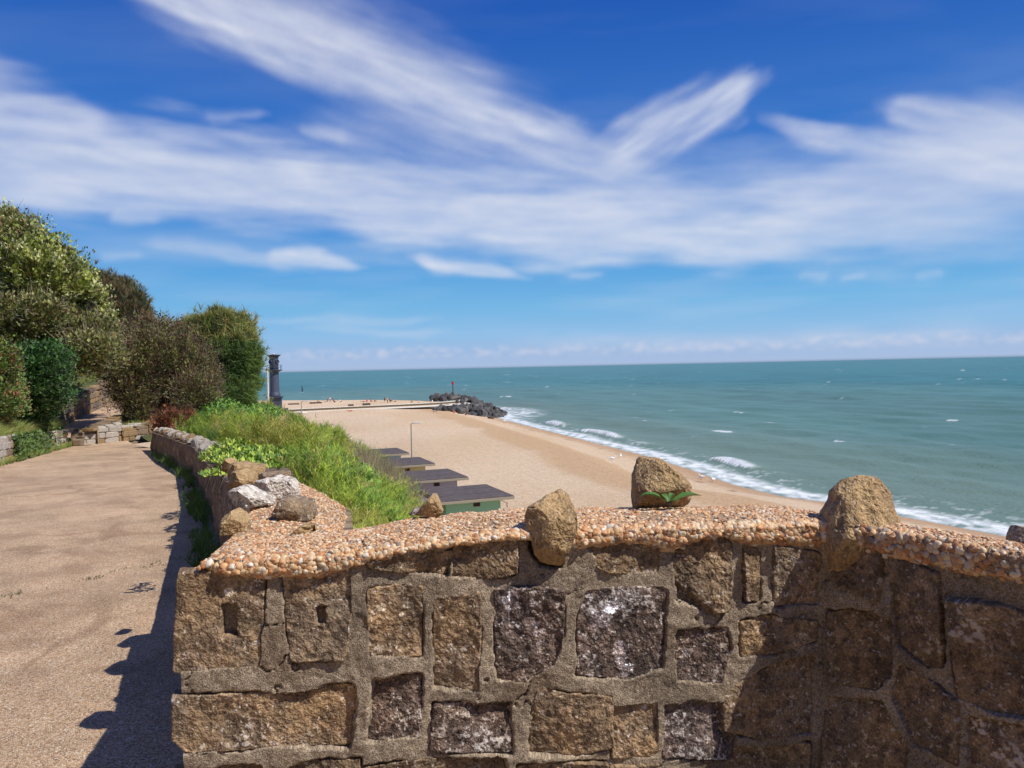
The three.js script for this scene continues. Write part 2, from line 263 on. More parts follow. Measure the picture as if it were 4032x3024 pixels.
// many small copies that nobody could count, as one part
const _m = new THREE.Matrix4(), _q = new THREE.Quaternion(), _e = new THREE.Euler(), _p = new THREE.Vector3(), _s = new THREE.Vector3(), _c = new THREE.Color();
function swarm(name, geo, mat, items, parent) { // item: [x,y,z, rx,ry,rz, s, [r,g,b], (sy)]
  const m = new THREE.InstancedMesh(geo, mat, items.length); m.name = name; m.castShadow = m.receiveShadow = true; m.userData.kind = 'stuff';
  items.forEach((t, i) => { _e.set(t[3], t[4], t[5], 'YXZ'); _q.setFromEuler(_e); const sy = t[8] ?? t[6]; _m.compose(_p.set(t[0], t[1], t[2]), _q, _s.set(t[6], sy, t[6])); m.setMatrixAt(i, _m); m.setColorAt(i, _c.setRGB(...t[7])); });
  parent.add(m); return m;
}
function leafGeo(w, l, bend = 0.25) { // pointed leaf, folded on its rib, along +y
  const g = new THREE.BufferGeometry(); const z = bend * w;
  g.setAttribute('position', new THREE.BufferAttribute(new Float32Array([0, 0, 0, -w / 2, l * 0.45, z, 0, l * 0.5, 0, w / 2, l * 0.45, z, 0, l, -z * 0.8]), 3));
  g.setIndex([0, 2, 1, 0, 3, 2, 1, 2, 4, 2, 3, 4]); g.computeVertexNormals(); return g;
}
function bladeGeo(n, w, l, spread, seed, droop = 0.3) { // a tuft of thin blades rising from the origin
  const r = rng(seed), pos = [], idx = [];
  for (let i = 0; i < n; i++) {
    const a = r() * 6.283, s = spread * (0.2 + r()), L = l * (0.55 + 0.45 * r()), dx = Math.cos(a), dz = Math.sin(a), k = pos.length / 3, b = r() * 6.283, wx = Math.cos(b) * w / 2, wz = Math.sin(b) * w / 2, ox = dx * 0.03 * l * r(), oz = dz * 0.03 * l * r();
    const mx = ox + dx * s * L * 0.45, mz = oz + dz * s * L * 0.45, tx = ox + dx * s * L * (1 + droop), tz = oz + dz * s * L * (1 + droop), ty = L * (1 - droop * s * 0.5);
    pos.push(ox - wx, 0, oz - wz, ox + wx, 0, oz + wz, mx - wx * 0.8, L * 0.55, mz - wz * 0.8, mx + wx * 0.8, L * 0.55, mz + wz * 0.8, tx, ty, tz); idx.push(k, k + 1, k + 3, k, k + 3, k + 2, k + 2, k + 3, k + 4);
  }
  const g = new THREE.BufferGeometry(); g.setAttribute('position', new THREE.BufferAttribute(new Float32Array(pos), 3)); g.setIndex(idx); g.computeVertexNormals(); return g;
}

function featherGeo(n, l, seed, spread = 0.6) { // a plume: curved stem with fine side needles
  const r = rng(seed), pos = [], idx = [];
  const tri = (a, b, c) => { const k = pos.length / 3; pos.push(...a, ...b, ...c); idx.push(k, k + 1, k + 2); };
  for (let s = 0; s < 5; s++) {
    const az = r() * 6.283, lean = spread * (0.15 + 0.6 * r()), L = l * (0.6 + 0.4 * r()), at = (t) => [Math.cos(az) * lean * L * t * t, L * t * (1 - 0.25 * lean * t), Math.sin(az) * lean * L * t * t];
    const a = at(0), b = at(0.5), c = at(1); tri([a[0] - 0.003, a[1], a[2]], [a[0] + 0.003, a[1], a[2]], b); tri([b[0] - 0.002, b[1], b[2]], [b[0] + 0.002, b[1], b[2]], c);
    for (let i = 0; i < n; i++) { const t = 0.15 + 0.85 * r(), p = at(t), q = r() * 6.283, nl = l * (0.10 + 0.16 * r()) * (1.15 - t * 0.5), up = 0.5 + 0.5 * r(), d = [Math.cos(q) * nl, nl * up, Math.sin(q) * nl], w = 0.0035 * l / 0.5, wx = -Math.sin(q) * w, wz = Math.cos(q) * w; tri([p[0] - wx, p[1], p[2] - wz], [p[0] + wx, p[1], p[2] + wz], [p[0] + d[0], p[1] + d[1], p[2] + d[2]]); }
  }
  const g = new THREE.BufferGeometry(); g.setAttribute('position', new THREE.BufferAttribute(new Float32Array(pos), 3)); g.setIndex(idx); g.computeVertexNormals(); return g;
}

// ---------------------------------------------------------------- lie of the land (x right, D metres away along -z)
const SEA = -12.5;
const gy = (D) => D < 3 ? 0 : D < 26.5 ? -0.0368 * (D - 3) : Math.min(0.35, -0.865 + (D - 26.5) * 0.056);
const WALL = [[-0.82, 2.0], [-0.9, 2.5], [-1.03, 3.06], [-2.0, 5.3], [-3.8, 9.5], [-6.0, 14.3], [-7.85, 17.5], [-10.6, 22.5]];
const wallCurve = new THREE.CatmullRomCurve3(WALL.map(([x, d]) => new THREE.Vector3(x, 0, -d)), false, 'centripetal');
const wallLen = wallCurve.getLength();
const wallTop = (D) => table([[2, 0.96], [3.2, 0.935], [4.2, 0.88], [5.3, 0.78], [9.5, 0.40], [14.3, 0.184], [17.5, 0.10], [22.5, -0.14]], D);
const wallX = (D) => table(WALL.map(([x, d]) => [d, x]), D);
const hillX = (D) => table([[-4, -6], [5, -7.4], [10, -9.2], [18.3, -12.2], [25.7, -14.9], [27, -17.3], [30, -18], [42, -22], [70, -31], [120, -62]], D);
const browX = (D) => table([[2.5, -0.3], [5, -0.7], [8, -1.0], [12, -1.5], [25, -4.9], [35, -8.6], [50, -14], [70, -22], [120, -42]], D);
const browY = (D) => table([[2.5, -0.1], [5, -0.2], [8, -0.65], [12, -1.3], [25, -1.45], [35, -1.75], [50, -1.95], [120, -2.2]], D);
const innerX = (D) => D < 22.5 ? wallX(D) + 0.42 : table([[22.5, -10.2], [28, -13.6], [31, -16.1], [42, -20.9], [70, -29], [120, -46]], D);
const innerY = (D) => D < 22.5 ? Math.min(wallTop(D) - 0.22, table([[2.5, 0.2], [5, 0.3], [8, 0.4], [10, 1]], D)) : D < 44 ? gy(D) + 0.12 : table([[44, 0.23], [60, -1.2], [90, -3]], D);
const SHORE = [[75, 5], [58, 30], [48, 45], [38.95, 58.6], [34.6, 68.2], [31.9, 74.5], [28.3, 79], [25.7, 86.9], [23.8, 101], [20.6, 117.4], [12.7, 148.4], [4.6, 179.5], [-3, 209], [-3.5, 236], [-12, 276], [-30, 300], [-75, 316], [-160, 345], [-420, 420]];
function shore(x, D) { // signed metres seaward of the waterline, and the place along it
  let best = 1e9, sd = 0, along = 0, acc = 0;
  for (let i = 1; i < SHORE.length; i++) {
    const [x0, y0] = SHORE[i - 1], [x1, y1] = SHORE[i], dx = x1 - x0, dy = y1 - y0, l2 = dx * dx + dy * dy, t = clamp(((x - x0) * dx + (D - y0) * dy) / l2), ox = x - x0 - t * dx, oy = D - y0 - t * dy, d = ox * ox + oy * oy, l = Math.sqrt(l2);
    if (d < best) { best = d; sd = dx * (D - y0) - dy * (x - x0); along = acc + t * l; } acc += l;
  }
  return [Math.sqrt(best) * (sd > 0 ? -1 : 1), along];
}
function beachY(x, D) { const [d] = shore(x, D), w = -d; return SEA + (w < 0 ? w * 0.14 : table([[0, 0], [5, 0.85], [12, 1.9], [15, 2.55], [24, 3.0], [34, 3.6], [400, 3.75]], w)) + 0.10 * fbm(x * 0.08, D * 0.05, 1, 3) * sstep(2, 12, w); }

// ---------------------------------------------------------------- setting: path, hillside, embankment, beach, sea
const pathCol = (p) => { const v = 0.96 + 0.34 * fbm(p[0] * 0.5, p[2] * 0.5, 3, 4), b = sstep(0.12, 0.3, fbm(p[0] * 1.3 + 5, p[2] * 0.5, 9, 4)); const st = sstep(0.16, 0.34, fbm(p[0] * 0.9 + 11, p[2] * 0.9, 15, 5)), trk = sstep(0.5, 0.1, Math.abs(p[0] - (-3.35 - 0.35 * (-p[2] - 5)) + 0.6 * fbm(p[0] * 0.8, p[2] * 0.8, 2, 3))) * sstep(-0.05, 0.25, fbm(p[0] * 2, p[2] * 2, 6, 4)); return mix3(mix3([v, v, v], [0.66 * v, 0.62 * v, 0.58 * v], b * 0.5), [0.62, 0.56, 0.52], Math.max(st * 0.6, trk * 0.6, 0.7 * sstep(0.030, 0.006, Math.abs(fbm(p[0] * 0.42 + 2, p[2] * 0.42, 27, 4))) * sstep(0.0, 0.2, N(p[0] * 0.3, p[2] * 0.3, 5))));  };
structure('path', grid(300, 460, (u, v) => { const D = -8 + 40 * v, x0 = hillX(D) - 0.4, x1 = D < 1.9 ? 2.6 : D < 22.5 ? wallX(Math.max(2, D)) + 0.2 : lerp(-10.3, -14.2, clamp((D - 22.5) / 5.5)); const x = lerp(x0, x1, u); return [x, gy(D) + 0.012 * fbm(x * 0.7, D * 0.7, 0, 3), -D]; }, pathCol), M.path);
structure('side_path', grid(20, 60, (u, v) => { const D = 25.9 + 30 * v, x0 = table([[25.9, -17.6], [30, -18.2], [42, -22.2], [70, -31]], D), x1 = table([[25.9, -14.4], [31, -16.0], [42, -20.8], [70, -28.5]], D), x = lerp(x0, x1, u); return [x, gy(D) + 0.02 + 0.02 * fbm(x, D, 0, 3), -D]; }, pathCol), M.path);
const soilCol = (p) => { const t = clamp(0.5 + 1.4 * fbm(p[0] * 0.35, p[2] * 0.35, 4, 4)); return mix3([0.8, 0.9, 0.6], [1.25, 1.05, 0.8], t); };
structure('hillside', grid(70, 90, (u, v) => { const D = -6 + 120 * Math.pow(v, 1.3), k = Math.pow(u, 1.5) * 70, x = hillX(D) - k, step = D < 26 ? 0.42 : table([[26, 0.45], [30, 0.65], [42, 1.25], [70, 1.6]], D); return [x, gy(D) + (k < 0.05 ? 0 : step) + 9 * (1 - Math.exp(-k * 0.055)) + (k > 1 ? 0.5 * fbm(x * 0.2, D * 0.2, 2, 3) : 0), -D]; }, soilCol), M.soil);
structure('embankment', grid(60, 110, (u, v) => {
  const D = 2.5 + 78 * Math.pow(v, 1.6), xi = innerX(D), xb = Math.max(browX(D), xi + 0.6), yb = browY(D), yi = innerY(D), run = D < 20 ? 8 : 6.4;
  let x, y; if (u < 0.45) { const t = u / 0.45; x = lerp(xi, xb, t); y = lerp(yi, yb, t * t); } else { const t = (u - 0.45) / 0.55; x = xb + run * t; y = lerp(yb, -9.4, Math.pow(t, 0.85)); }
  return [x, y + (u > 0.02 && u < 0.98 ? 0.12 * fbm(x * 0.6, D * 0.6, 5, 3) : 0), -D];
}, soilCol), M.soil);
structure('unseen_cliff_blocker', grid(60, 40, (u, v) => { const x = -70 + 76 * u, k = v * 34, z = 5.5 + k + 1.2 * fbm(x * 0.15, 3, 1, 3); return [x, -0.2 + k * 0.95 + 0.8 * fbm(x * 0.3, k * 0.3, 6, 4) * sstep(0, 2, k), z]; }, (p) => { const t = clamp(0.5 + 1.6 * fbm(p[0] * 0.4, p[1] * 0.4, 4, 4)); return mix3([0.30, 0.38, 0.2], [0.5, 0.48, 0.32], t); }), M.soil);  // unseen cliff added behind the viewer to cut sky light and bounce
structure('cliff_slope', grid(40, 30, (u, v) => { const x = -0.35 + 13.2 * u, D = 2.46 + (x > 1.2 ? -(x - 1.2) * 1.2 : 0) + 13 * v; return [x, 0.35 - 9.9 * Math.pow(v, 0.9) + 0.2 * fbm(x, D, 7, 3), -D]; }, soilCol), M.soil);
structure('beach', grid(230, 300, (u, v) => { const D = 10 + 400 * Math.pow(v, 1.35), x = -230 + 310 * (u < 0.35 ? u * 0.75 / 0.35 * 0.8 : 0.6 + (u - 0.35) / 0.65 * 0.4); return [x, beachY(x, D), -D]; }, (p) => {
  const D = -p[2], w = -shore(p[0], D)[0] + 1.3 * fbm(p[0] * 0.2, D * 0.1, 3, 3);
  let c = mix3([1, 1, 1], [0.92, 0.87, 0.80], clamp(0.45 + 2.0 * fbm(p[0] * 0.06, D * 0.02, 2, 4)));
  c = mix3(c, [0.82, 0.70, 0.56], 0.85 * sstep(0.35, 0.62, sstep(11, 15, w) * sstep(27, 17, w) * (0.75 + 0.9 * fbm(p[0] * 0.09, D * 0.03, 6, 4)))); // coarser brown shingle thrown up along the berm
  c = mix3(c, [0.62, 0.46, 0.34], sstep(8, 3, w) * (0.72 + 0.4 * fbm(p[0] * 0.3, D * 0.1, 8, 3))); // wet shingle
  const line = Math.abs(w - 6.2 - 1.2 * fbm(p[0] * 0.05, D * 0.05, 4, 2)); return mix3(c, [0.25, 0.2, 0.16], sstep(0.6, 0.1, line) * sstep(0.05, 0.2, fbm(p[0] * 0.9, D * 0.5, 12, 3)));
}), M.beach);

{ // sea: wind chop, swell that steepens on the shore, foam where it breaks
  const rows = [], NR = 640, NC = 520; for (let j = 0; j <= NR; j++) rows.push(52 * Math.pow(60000 / 52, Math.pow(j / NR, 1.3)));
  const waves = []; const r = rng(77); for (let i = 0; i < 16; i++) { const L = 2.2 * Math.pow(1.22, i), a = 0.55 + (r() - 0.5) * 1.3; waves.push([Math.cos(a) / L * 6.283, Math.sin(a) / L * 6.283, 0.0085 * Math.pow(L, 0.85), r() * 6.283, L]); }
  const info = [];
  const geo = grid(NC, NR, (u, v, i, j) => {
    const R = rows[j], az = (-52 + 104 * u) * Math.PI / 180, x = Math.sin(az) * R, D = Math.cos(az) * R;
    const [d, t] = R < 900 ? shore(x, D) : [900, 0]; let y = SEA, crest = 0; const step = R * 0.0125;
    for (const [kx, kz, a, ph, L] of waves) { if (L < step * 2.2) continue; const w = Math.sin(x * kx + D * kz + ph + 1.5 * N(x * 0.02, D * 0.02, L)); y += a * w * sstep(-2, 26, d); crest += w * a; }
    let foam = 0;
    if (d < 60 && R < 420) {
      const wob = 2.6 * fbm(t * 0.03, 1, 0, 3), m1 = clamp(0.05 + 2.2 * N(t * 0.07, 3.3, 0)), b1 = d - 7.2 - wob, ridge = 0.85 * m1 * Math.exp(-(b1 > 0 ? b1 * b1 / 5 : b1 * b1 / 1.2));
      const m2 = clamp(0.2 + 1.6 * N(t * 0.022, 7.1, 0)), b2 = d - 21 - wob * 1.6, roll = 0.42 * m2 * Math.exp(-(b2 > 0 ? b2 * b2 / 16 : b2 * b2 / 5)), b3 = d - 36 - wob * 2;
      y += ridge + roll + 0.28 * Math.exp(-b3 * b3 / 20) * clamp(0.3 + N(t * 0.02, 2.2, 5)) + 0.16 * sstep(6, 0, d);
      const lace = fbm(x * 0.75, D * 0.42, 3, 4), lace2 = Math.abs(fbm(x * 0.32, D * 0.2, 9, 4));
      foam = Math.max(foam, sstep(-1.5, 0.2, d) * sstep(4.6, 2.0, d - wob * 0.8) * clamp(0.72 + 1.9 * lace));
      foam = Math.max(foam, ridge > 0.22 ? sstep(1.2, -0.5, b1) * sstep(-3.5, -1, b1) * clamp(0.9 + lace) * sstep(0.25, 0.5, m1) : 0);
      foam = Math.max(foam, sstep(0.04, 0.01, lace2) * sstep(11, 4, d) * 0.5);
    }
    if (R < 480) { const bx = x + 6, bd = D - 238, q = Math.hypot(bx / 1.2, bd / 3.2); foam = Math.max(foam, d > -4 ? sstep(15, 9, q) * clamp(0.35 + 2 * fbm(x * 0.4, D * 0.15, 2, 4)) : 0); }
    if (d > 18 && R < 5000) { const s = Math.pow(2, -Math.max(0, Math.floor(Math.log2(R / 330)))), cap = fbm((x * 0.96 + D * 0.2) * 0.16 * s, (D * 0.5) * 0.16 * s, 21, 4) + crest * 0.16; foam = Math.max(foam, sstep(0.40, 0.46, cap) * 0.75); if (cap > 0.34 && R < 700) y += 0.25 * (cap - 0.3); }
    info.push(d, foam, t); return [x, y, -D, x, D];
  }, null);
  const col = new Float32Array(info.length), P = geo.attributes.position;
  for (let k = 0; k < info.length / 3; k++) {
    const d = info[k * 3], f = info[k * 3 + 1], x = P.getX(k), D = -P.getZ(k), R = Math.hypot(x, D), pn2 = fbm(x * 0.006, D * 0.0022, 6, 4);
    // stirred-up silt by the shore, clearer green water off it
    let c = mix3([0.125, 0.185, 0.145], [0.085, 0.180, 0.155], sstep(2, 60, d + 40 * pn2));
    c = mix3(c, [0.040, 0.160, 0.164], sstep(60, 380, d + 160 * pn2));
    const patch = 1 + 0.30 * fbm(x * 0.012, D * 0.004, 14, 4); c = [c[0] * patch, c[1] * patch, c[2] * patch];
    c = mix3(c, [0.82, 0.84, 0.84], clamp(f)); col.set(c, k * 3);
  }
  geo.setAttribute('color', new THREE.BufferAttribute(col, 3));
  const wb = tile(SZ, 10, 5, 31), wb2 = tile(SZ, 5, 5, 32);
  const bump = bumpTex(SZ, (i) => 0.6 * (1 - Math.abs(2 * wb[i] - 1)) + 0.4 * wb2[i], 9); bump.repeat.set(1 / 9, 1 / 6);
  structure('sea', geo, new THREE.MeshPhysicalMaterial({ color: 0xffffff, vertexColors: true, roughness: 0.32, specularIntensity: 0.24, ior: 1.33, bumpMap: bump, bumpScale: 0.22, side: THREE.DoubleSide }));
}

// ---------------------------------------------------------------- the stone parapet in front
const FRONT = {
  A: [[-0.013, 0.981],[0.203, 0.974],[0.187, 0.728],[-0.032, 0.723]],
  B: [[0.253, 0.964],[0.307, 0.969],[0.426, 0.999],[0.425, 0.856],[0.407, 0.733],[0.268, 0.737]],
  C: [[0.472, 0.913],[0.544, 0.921],[0.617, 0.912],[0.608, 0.724],[0.473, 0.733]],
  D: [[0.649, 0.877],[0.772, 0.886],[0.763, 0.614],[0.646, 0.641]],
  A2: [[-0.034, 0.663],[0.27, 0.648],[0.422, 0.659],[0.431, 0.606],[0.411, 0.493],[0.162, 0.508],[-0.006, 0.512],[-0.036, 0.549]],
  C2: [[0.483, 0.67],[0.607, 0.671],[0.6, 0.503],[0.465, 0.506]],
  D2: [[0.645, 0.588],[0.854, 0.577],[0.848, 0.437],[0.627, 0.465]],
  E2: [[0.929, 0.618],[1.006, 0.589],[1.132, 0.575],[1.134, 0.434],[1.034, 0.416],[0.907, 0.432],[0.906, 0.509]],
  T1: [[0.477, 0.999],[0.57, 1.015],[0.699, 1.003],[0.69, 0.936],[0.584, 0.954],[0.481, 0.972]],
  T2: [[0.707, 1.02],[0.8, 1.036],[0.879, 1.047],[0.872, 0.938],[0.808, 0.927],[0.697, 0.935]],
  A3: [[-0.037, 0.461],[0.18, 0.457],[0.182, 0.358],[-0.038, 0.369]],
  B3: [[0.256, 0.453],[0.439, 0.455],[0.431, 0.336],[0.234, 0.344]],
  C3: [[0.453, 0.434],[0.596, 0.442],[0.827, 0.418],[0.83, 0.299],[0.451, 0.329]],
  E3: [[0.868, 0.399],[1.117, 0.388],[1.126, 0.262],[0.871, 0.291]],
  F: [[0.914, 1.11],[0.916, 1.006],[0.94, 0.952],[0.972, 0.942],[1.001, 0.941],[1.022, 0.992],[1.038, 1.04],[1.045, 1.084],[1.037, 1.109]],
  G: [[1.068, 1.002],[1.151, 1.012],[1.283, 1.006],[1.279, 0.917],[1.191, 0.917],[1.133, 0.925],[1.1, 0.943],[1.096, 0.972]],
  H: [[1.318, 0.973],[1.378, 1.003],[1.456, 1.016],[1.49, 0.981],[1.483, 0.848],[1.474, 0.798],[1.418, 0.796],[1.329, 0.836]],
  I: [[1.527, 0.979],[1.581, 0.97],[1.57, 0.822],[1.531, 0.822]],
  E: [[0.813, 0.894],[0.942, 0.891],[1.006, 0.879],[0.996, 0.725],[0.971, 0.674],[0.896, 0.628],[0.816, 0.644]],
  K: [[1.067, 0.876],[1.173, 0.876],[1.297, 0.867],[1.289, 0.781],[1.281, 0.644],[1.185, 0.616],[1.04, 0.643],[1.047, 0.795]],
  L: [[1.331, 0.743],[1.473, 0.74],[1.481, 0.685],[1.458, 0.586],[1.323, 0.604]],
  L2: [[1.285, 0.54],[1.509, 0.532],[1.48, 0.37],[1.283, 0.391]],
  N1: [[1.134, 0.548],[1.264, 0.546],[1.264, 0.401],[1.135, 0.403]],
  N2: [[1.126, 0.375],[1.265, 0.371],[1.267, 0.217],[1.128, 0.23]],
  M1: [[1.616, 0.974],[1.677, 0.962],[1.756, 0.943],[1.755, 0.796],[1.62, 0.804]],
  M2: [[1.521, 0.757],[1.595, 0.773],[1.745, 0.749],[1.739, 0.696],[1.612, 0.669],[1.517, 0.658]],
  M3: [[1.464, 0.556],[1.58, 0.618],[1.732, 0.652],[1.722, 0.424],[1.571, 0.425],[1.459, 0.457]],
  M4: [[1.467, 0.398],[1.719, 0.395],[1.71, 0.235],[1.459, 0.258]],
};
const WING = {
  R1: [[0.033, 0.896],[0.06, 1.023],[0.108, 1.036],[0.181, 0.997],[0.171, 0.846],[0.058, 0.872]],
  R2: [[0.023, 0.777],[0.105, 0.802],[0.198, 0.795],[0.2, 0.655],[0.16, 0.603],[0.029, 0.585]],
  R3: [[0.2, 0.979],[0.251, 0.967],[0.327, 0.95],[0.333, 0.716],[0.3, 0.707],[0.228, 0.745],[0.207, 0.838]],
  R4: [[0.351, 0.888],[0.44, 0.898],[0.516, 0.899],[0.559, 0.655],[0.452, 0.632],[0.374, 0.651]],
  R5: [[0.23, 0.68],[0.31, 0.667],[0.366, 0.633],[0.372, 0.475],[0.262, 0.491],[0.204, 0.596]],
  R6: [[0.022, 0.535],[0.177, 0.575],[0.236, 0.464],[0.229, 0.357],[0.006, 0.262]],
  R7: [[0.392, 0.606],[0.538, 0.634],[0.578, 0.435],[0.395, 0.403]],
};
const polyDist = (P, x, y) => { // signed, negative inside
  let d = 1e9, c = false; for (let i = 0, j = P.length - 1; i < P.length; j = i++) { const [x0, y0] = P[j], [x1, y1] = P[i], dx = x1 - x0, dy = y1 - y0, t = clamp(((x - x0) * dx + (y - y0) * dy) / (dx * dx + dy * dy)), a = x - x0 - t * dx, b = y - y0 - t * dy; d = Math.min(d, a * a + b * b); if ((y1 > y) !== (y0 > y) && x < (x0 - x1) * (y - y1) / (y0 - y1) + x1) c = !c; } d = Math.sqrt(d); return c ? -d : d;
};
function faceStone(P, seed, proud, opts = {}) {
  const n = P.length; let cx = 0, cy = 0, A = 0; for (let i = 0; i < n; i++) { const [x0, y0] = P[i], [x1, y1] = P[(i + 1) % n], k = x0 * y1 - x1 * y0; A += k; cx += (x0 + x1) * k; cy += (y0 + y1) * k; } cx /= 3 * A; cy /= 3 * A;
  const NT = 168, NK = 44, R = []; for (let i = 0; i < NT; i++) { const th = i / NT * 6.2831853, dx = Math.cos(th), dy = Math.sin(th); let t1 = 0; for (let k = 0; k < n; k++) { const ax = P[k][0] - cx, ay = P[k][1] - cy, ex = P[(k + 1) % n][0] - P[k][0], ey = P[(k + 1) % n][1] - P[k][1], den = dx * ey - dy * ex; if (Math.abs(den) < 1e-9) continue; const t = (ax * ey - ay * ex) / den, s = (ax * dy - ay * dx) / den; if (t > 0 && s >= -1e-6 && s <= 1.000001) t1 = Math.max(t1, t); } R.push(t1); }
  const S = R.map((v, i) => (R[(i + 1) % NT] + R[(i + NT - 1) % NT] + 2 * v) / 4);
  const o = seed * 4.31, pos = [], uv = [], col = [], idx = [], rough = opts.rough ?? 1, tone = 0.82 + 0.4 * (0.5 + 0.5 * Math.sin(seed * 12.9));
  for (let k = 0; k <= NK; k++) for (let i = 0; i < NT; i++) {
    const th = i / NT * 6.2831853, q = Math.pow(k / NK, 0.75), rr = (S[i] + 0.0125 + 0.009 * fbm(Math.cos(th) * 5 + o, Math.sin(th) * 5, 2, 3)) * q, x = cx + Math.cos(th) * rr, y = cy + Math.sin(th) * rr;
    const edge = (1 - q) * S[i], fall = sstep(0.011, 0, edge);
    let z = proud + rough * (0.014 * fbm(x * 8 + o, y * 8, 1, 3) + 0.005 * (0.3 - Math.abs(fbm(x * 20 + o, y * 20, 5, 3))) + 0.0045 * fbm(x * 60, y * 60, o, 3));
    z += 0.02 * (x - cx) * (opts.tx ?? Math.sin(seed * 3)) / S[i] * 0.6 + 0.02 * (y - cy) * (opts.ty ?? Math.cos(seed * 5)) / S[i] * 0.5;
    if (opts.cut) z -= 0.014 * sstep(0, 0.012, (x - cx) * opts.cut[0] + (y - cy) * opts.cut[1] - opts.cut[2]);
    for (const [x0, x1, y0, y1, dep] of opts.slots ?? []) { const w = 0.004 * N(x * 60, y * 60, 3), m = sstep(-0.004, 0.004, Math.min(x - x0, x1 - x, y - y0, y1 - y) + w); z -= dep * m; }
    z = lerp(z, -0.022, fall * fall);
    pos.push(x, y, z); uv.push(x + seed * 0.171, y + seed * 0.093);
    const b = fbm(x * 7 + o, y * 7, 3, 4), v = tone * (1.0 + 0.75 * b), h = clamp(0.5 + 1.6 * fbm(x * 4, y * 4 + o, 8, 3)); col.push(v * lerp(0.92, 1.10, h), v * lerp(0.94, 1.0, h), v * lerp(1.0, 0.86, h)); for (const [lx, ly, lr] of opts.lichen ?? []) { const m = sstep(1.1, 0.75, Math.hypot(x - lx, (y - ly)) / lr + 0.9 * fbm(x * 30, y * 30, 6 + o, 4)); if (m > 0) { const e = col.length - 3; col[e] = lerp(col[e], 2.9, m); col[e + 1] = lerp(col[e + 1], 3.3, m); col[e + 2] = lerp(col[e + 2], 3.9, m); } }
  }
  for (let k = 0; k < NK; k++) for (let i = 0; i < NT; i++) { const a = k * NT + i, b = k * NT + (i + 1) % NT, c = a + NT, d = b + NT; if (k) idx.push(a, c, b); idx.push(b, c, d); }
  const g = new THREE.BufferGeometry(); g.setAttribute('position', new THREE.Float32BufferAttribute(pos, 3)); g.setAttribute('uv', new THREE.Float32BufferAttribute(uv, 2)); g.setAttribute('color', new THREE.Float32BufferAttribute(col, 3)); g.setIndex(idx); g.computeVertexNormals(); return g;
}
function mortarFace(polys, s0, s1, y0, y1, nu, nv, seed) {
  const box = polys.map((P) => [Math.min(...P.map((p) => p[0])) - 0.03, Math.max(...P.map((p) => p[0])) + 0.03, Math.min(...P.map((p) => p[1])) - 0.03, Math.max(...P.map((p) => p[1])) + 0.03]);
  return grid(nu, nv, (u, v) => {
    const x = lerp(s0, s1, u), y = lerp(y0, typeof y1 === 'function' ? y1(x) : y1, v); let d = 1; polys.forEach((P, i) => { const b = box[i]; if (x > b[0] && x < b[1] && y > b[2] && y < b[3]) d = Math.min(d, polyDist(P, x, y)); });
    let z = 0.010 + 0.022 * fbm(x * 5 + seed, y * 5, 2, 3) + 0.006 * fbm(x * 40, y * 40, 7, 3);
    const gap = sstep(-0.1, 0.18, N(x * 6 + seed, y * 6, 4)); z -= 0.03 * gap * sstep(0.008, 0.002, d + 0.006 * N(x * 40, y * 40, 6)); if (d < -0.002) z = Math.min(z, -0.015 - 0.03 * sstep(0, -0.01, d));
    const crack = Math.abs(N(x * 5.5 + 3 + seed, y * 5.5, 11) + 0.35 * N(x * 22, y * 22, 3)); z -= 0.012 * sstep(0.016, 0.004, crack) * sstep(0.0, 0.2, N(x * 2.3, y * 2.3 + seed, 17));
    return [x, y, z, x, y];
  }, (p) => { const v = 0.95 + 0.8 * fbm(p[0] * 4, p[1] * 4, 9, 5), st = sstep(0.1, 0.3, fbm(p[0] * 6 + 3, p[1] * 6, 19, 4)); return mix3([v, v * 0.985, v * 0.96], [v * 0.62, v * 0.55, v * 0.48], st * 0.7); });
}
const capTop = (s) => table([[0, 1.010], [0.45, 1.020], [0.7, 1.043], [0.9, 1.056], [1.3, 1.05], [1.8, 1.04]], s), capBot = (s) => table([[0.0, 0.99], [0.06, 0.985], [0.2, 0.962], [0.36, 0.957], [0.45, 0.985], [0.6, 1.012], [0.85, 1.035], [0.92, 1.03], [1.05, 1.0], [1.25, 1.0], [1.3, 0.972], [1.38, 1.0], [1.47, 1.014], [1.53, 0.985], [1.65, 0.975], [1.8, 0.955]], s) + 0.010 * N(s * 30, 1, 1);
const front = thing('parapet_wall', 'rough squared stone parapet with wide mortar joints and pebbled coping', 'wall', [-0.868, 0, -2.0], 0.122);
const frontPolys = Object.values(FRONT);
part('mortar', mortarFace(frontPolys, -0.012, 1.80, 0, (s) => Math.min(capBot(s) + 0.012, s < 0.24 ? 0.972 : 2), 430, 250, 0), M.mortar, front);
